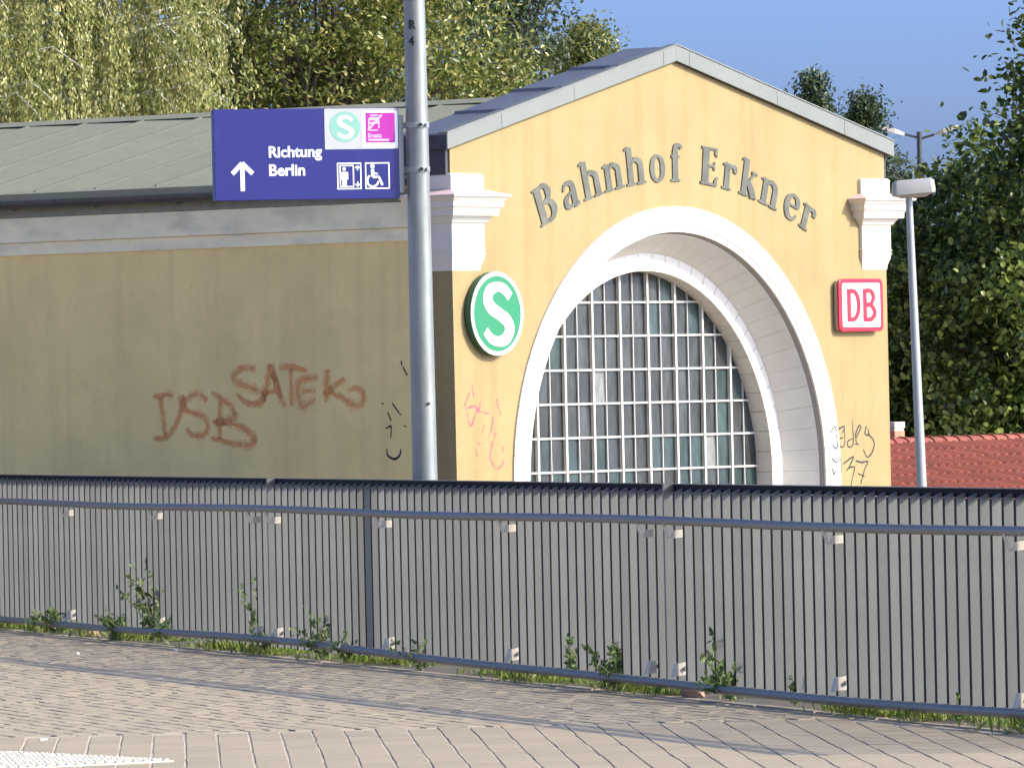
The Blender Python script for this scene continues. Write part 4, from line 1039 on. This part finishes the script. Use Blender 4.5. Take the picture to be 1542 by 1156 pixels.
# chimney with brick courses
cp = hp(0.82, -0.30); cp.z = 0
chm = MB(); chm.box(-0.105, 0.105, -0.105, 0.105, RZ - 0.4, RZ + 0.165)
ch = chm.build('chimney', M['cap'], house, loc=(cp.x, cp.y, 0), rot=(0, 0, rad(60)))
bm_ = MB().box(-0.05, 0.05, -0.015, 0.015, 0, 0.062).mesh('brick'); bm_.materials.append(M['brick'])
for c in range(5):
    z = RZ - 0.22 + c * 0.075
    for s_, (dx, dy, rz) in enumerate(((0, -1, 0), (1, 0, 90), (0, 1, 0), (-1, 0, 90))):
        for q in (-0.055, 0.055):
            q2 = q + (0.006 if c % 2 else -0.006)
            link('brick', bm_, None, ch, (dx * 0.098 + (q2 if dx == 0 else 0), dy * 0.098 + (q2 if dy == 0 else 0), z), (0, 0, rad(rz)))
mb = MB().box(-0.118, 0.118, -0.118, 0.118, RZ + 0.1655, RZ + 0.235); mb.build('chimney_cap', M['cap'], ch, bevel=0.01)

# ================================================================== lamps
lp = empty('path_lamp', (2.985, 58.0, 0), 0, 'slim galvanised path lamp with flat pale head beside the right capital', 'lamp')
lp.rotation_euler = (0, rad(-1.25), 0)
mb = MB(); mb.tube([(0, 0, -0.2), (0, 0, 1.0), (0, 0, 3.06)], [0.042, 0.037, 0.025], 20); mb.build('pole', M['galvlight'], lp, smooth=True)
mb = MB()
def head_ring(sx, sy, z, cx_=0.035):
    return [(cx_ + x, y, z + 0.045 * x) for x, y in round_rect(-sx, sx, -sy, sy, min(sx, sy) * 0.35, 5)]
mb.loft([head_ring(a, b, z) for a, b, z in ((0.135, 0.09, 3.052), (0.156, 0.105, 3.062), (0.158, 0.106, 3.085), (0.15, 0.10, 3.15), (0.13, 0.085, 3.168))])
hd = mb.build('lamp_head', M['lamphead'], lp, smooth=True)
mb = MB(); mb.loft([head_ring(a, b, z) for a, b, z in ((0.09, 0.06, 3.036), (0.12, 0.08, 3.0515))]); mb.build('lens', M['signgrey'], hd)
mb = MB(); mb.box(0.15, 0.185, -0.02, 0.02, 3.088, 3.112); mb.build('latch', M['lamphead'], hd)

fl = empty('street_lamp', (7.25, 140.0, 0), 0, 'distant street lamp with two raised arms against the sky', 'lamp')
mb = MB(); mb.tube([(0, 0, -0.5), (0, 0, 3), (0, 0, 6.16)], [0.08, 0.065, 0.045], 10); mb.build('pole', M['postdark'], fl, smooth=True)
for s_, zz in ((-1, 0.0), (1, -0.02)):
    mb = MB(); mb.tube([(0, 0, 6.05 + zz), (s_ * 0.32, 0, 6.14 + zz)], 0.022, 8); a_ = mb.build('arm', M['postdark'], fl)
    mb = MB(); mb.loft([[(s_ * x, y * w_, z + h_) for y, h_ in ((-1, 0), (1, 0), (0.7, t_), (-0.7, t_))] for x, w_, z, t_ in ((0.26, 0.05, 6.10 + zz, 0.05), (0.42, 0.11, 6.14 + zz, 0.085), (0.64, 0.09, 6.225 + zz, 0.05), (0.68, 0.05, 6.25 + zz, 0.03))]); mb.build('lamp_head', M['signgrey'], a_)

# ================================================================== weeds, grass and small things along the railing
def weed(t, d, h, n, spread, label, size=0.018, stalk=True, lean=0.0):
    p = fp(t, d)
    root = empty('weed', (p.x, p.y, 0.0), 0, label, 'weed', 'weeds along the railing')
    P, A = [], []; st_ = MB()
    n = int(n * 3.6)
    ns = max(3, n // 16)
    for i in range(ns):
        a = RNG.uniform(0, 2 * math.pi); hh_ = h * RNG.uniform(0.35, 1.0)
        q = np.linspace(0, 1, 7)
        bend = spread * RNG.uniform(0.3, 1.0)
        pts = np.stack([bend * q ** 1.6 * math.cos(a) + lean * q, bend * q ** 1.6 * math.sin(a), 0.01 + hh_ * q], 1)
        st_.tube([tuple(v) for v in pts[::2]], [0.0035, 0.003, 0.002, 0.001], 4)
        m_ = max(2, n // ns)
        f = RNG.uniform(0.15, 1.0, m_)
        pp = np.stack([np.interp(f, q, pts[:, j]) for j in range(3)], 1)
        aa = RNG.normal(size=(m_, 3)) + np.array([0, 0, 0.5])
        aa /= np.linalg.norm(aa, axis=1, keepdims=True)
        P.append(pp + aa * size * 0.9); A.append(aa)
    P = np.concatenate(P); A = np.concatenate(A)
    link('leaves', leaf_mesh('leaves', P, A, unit(len(P)) + np.array([0, -0.3, 0.6]), size * RNG.uniform(0.6, 1.3, len(P))), M['leaf_weed'], root)
    st_.build('stems', M['stalk'], root)
WD = [(2.15, 0.03, 0.16, 110, 0.20, 'low bright leafy weed at the far left of the railing foot', 0.022),
      (4.1, 0.03, 0.20, 90, 0.16, 'dark low weed left of the tall leafy weed', 0.020),
      (5.1, 0.02, 0.52, 90, 0.20, 'tall leafy weed climbing the left part of the railing', 0.026),
      (5.5, 0.03, 0.2, 70, 0.16, 'small weed at the base of the tall leafy one', 0.018),
      (7.95, 0.02, 0.60, 26, 0.08, 'thin tall stalk left of the joint post', 0.020),
      (8.35, 0.03, 0.2, 60, 0.18, 'low weed under the joint post', 0.018),
      (9.75, 0.03, 0.30, 90, 0.18, 'bushy weed left of the black post', 0.020),
      (10.4, 0.03, 0.18, 60, 0.14, 'small weed close beside the black post', 0.018),
      (12.1, 0.03, 0.18, 70, 0.16, 'small pale weed right of the black post', 0.016),
      (15.35, 0.02, 0.26, 40, 0.10, 'thin weed left of the bright bushy weed', 0.018),
      (16.25, 0.03, 0.28, 90, 0.14, 'bright bushy weed in the middle of the railing', 0.022),
      (18.15, 0.03, 0.42, 26, 0.12, 'pale dry grass stalks right of the second joint post', 0.022),
      (18.35, 0.03, 0.20, 80, 0.14, 'low green weed under the dry stalks', 0.018),
      (19.4, 0.02, 0.20, 34, 0.10, 'dark sparse weed left of the right foot bracket', 0.016),
      (22.0, 0.02, 0.13, 12, 0.05, 'tiny dark twig near the right end of the railing', 0.018)]
for (t_, d_, h_, n_, sp_, lab_, sz_) in WD: weed(t_, d_, h_ * 1.12, n_, sp_ * 1.35, lab_, sz_ * 1.12)
# grass tufts: blades in the earth strip
P, A, S_ = [], [], []
for i in range(620):
    t = RNG.uniform(-1, 25); d = RNG.uniform(-0.8, 0.04)
    if math.sin(t * 1.9) + 0.7 * math.sin(t * 0.83 + 1) < RNG.uniform(-0.9, 0.5): continue
    c = np.array(fp(t, d, 0.012))
    nb = 80
    hgt = RNG.uniform(0.018, 0.046)
    base = c + np.stack([RNG.normal(size=nb) * 0.09, RNG.normal(size=nb) * 0.09, np.zeros(nb)], 1)
    aa = RNG.normal(size=(nb, 3)) * 0.5 + np.array([0, 0, 1.0])
    aa /= np.linalg.norm(aa, axis=1, keepdims=True)
    P.append(base + aa * hgt * 0.8); A.append(aa); S_.append(hgt * RNG.uniform(0.6, 1.3, nb))
P, A, S_ = np.concatenate(P), np.concatenate(A), np.concatenate(S_)
BL = TPL * np.array([1, 0.32, 0.6])
tag(link('grass', leaf_mesh('grass', P, A, unit(len(P)), S_, BL), M['grass']), 'short uneven grass and moss growing under the railing', 'grass', kind='stuff')

def lump(name, loc, s, mat, label, cat, group=None):
    bm = bmesh.new(); bmesh.ops.create_icosphere(bm, subdivisions=2, radius=1.0)
    ph = [random.uniform(0, 6) for _ in range(4)]
    for v in bm.verts:
        n_ = 1 + 0.16 * math.sin(3.1 * v.co.x + ph[0]) + 0.13 * math.sin(3.7 * v.co.y + ph[1]) + 0.1 * math.sin(5.3 * v.co.z + ph[2] + v.co.x * 2)
        v.co = Vector((v.co.x * s[0], v.co.y * s[1], max(v.co.z, -0.6) * s[2])) * n_
    me_ = bpy.data.meshes.new(name); bm.to_mesh(me_); bm.free()
    o = link(name, me_, mat, None, loc, (0, 0, random.uniform(0, 3)))
    return tag(o, label, cat, group)
SG = 'stones under the railing'
for t, d, s, mat, lab in ((4.0, 0.02, (0.11, 0.06, 0.04), 'stone', 'grey flat stone under the left part of the railing'),
                          (3.0, -0.02, (0.07, 0.05, 0.032), 'brickbit', 'pale brown stone left of the grey flat stone'),
                          (14.35, -0.02, (0.06, 0.05, 0.035), 'brickbit', 'reddish brick fragment right of the lit grass patch'),
                          (17.0, -0.1, (0.08, 0.05, 0.03), 'brickbit', 'brown stone under the second joint post'),
                          (17.6, 0.0, (0.09, 0.06, 0.04), 'brickbit', 'larger brown stone right of the second joint post'),
                          (20.5, -0.05, (0.06, 0.05, 0.03), 'brickbit', 'small broken brick below the right foot bracket')):
    p = fp(t, d); lump('stone', (p.x, p.y, 0.025), s, M[mat], lab, 'stone', SG)
for x, y, lab in ((-2.93, 53.0, 'white paper scrap on the paving at the left'), (-2.28, 53.2, 'white cigarette butt right of the paper scrap'), (-2.35, 39.3, 'white scrap near the tactile paving')):
    lump('litter', (x, y, 0.012), (0.02, 0.014, 0.008), M['paper'], lab, 'litter', 'litter on the paving')
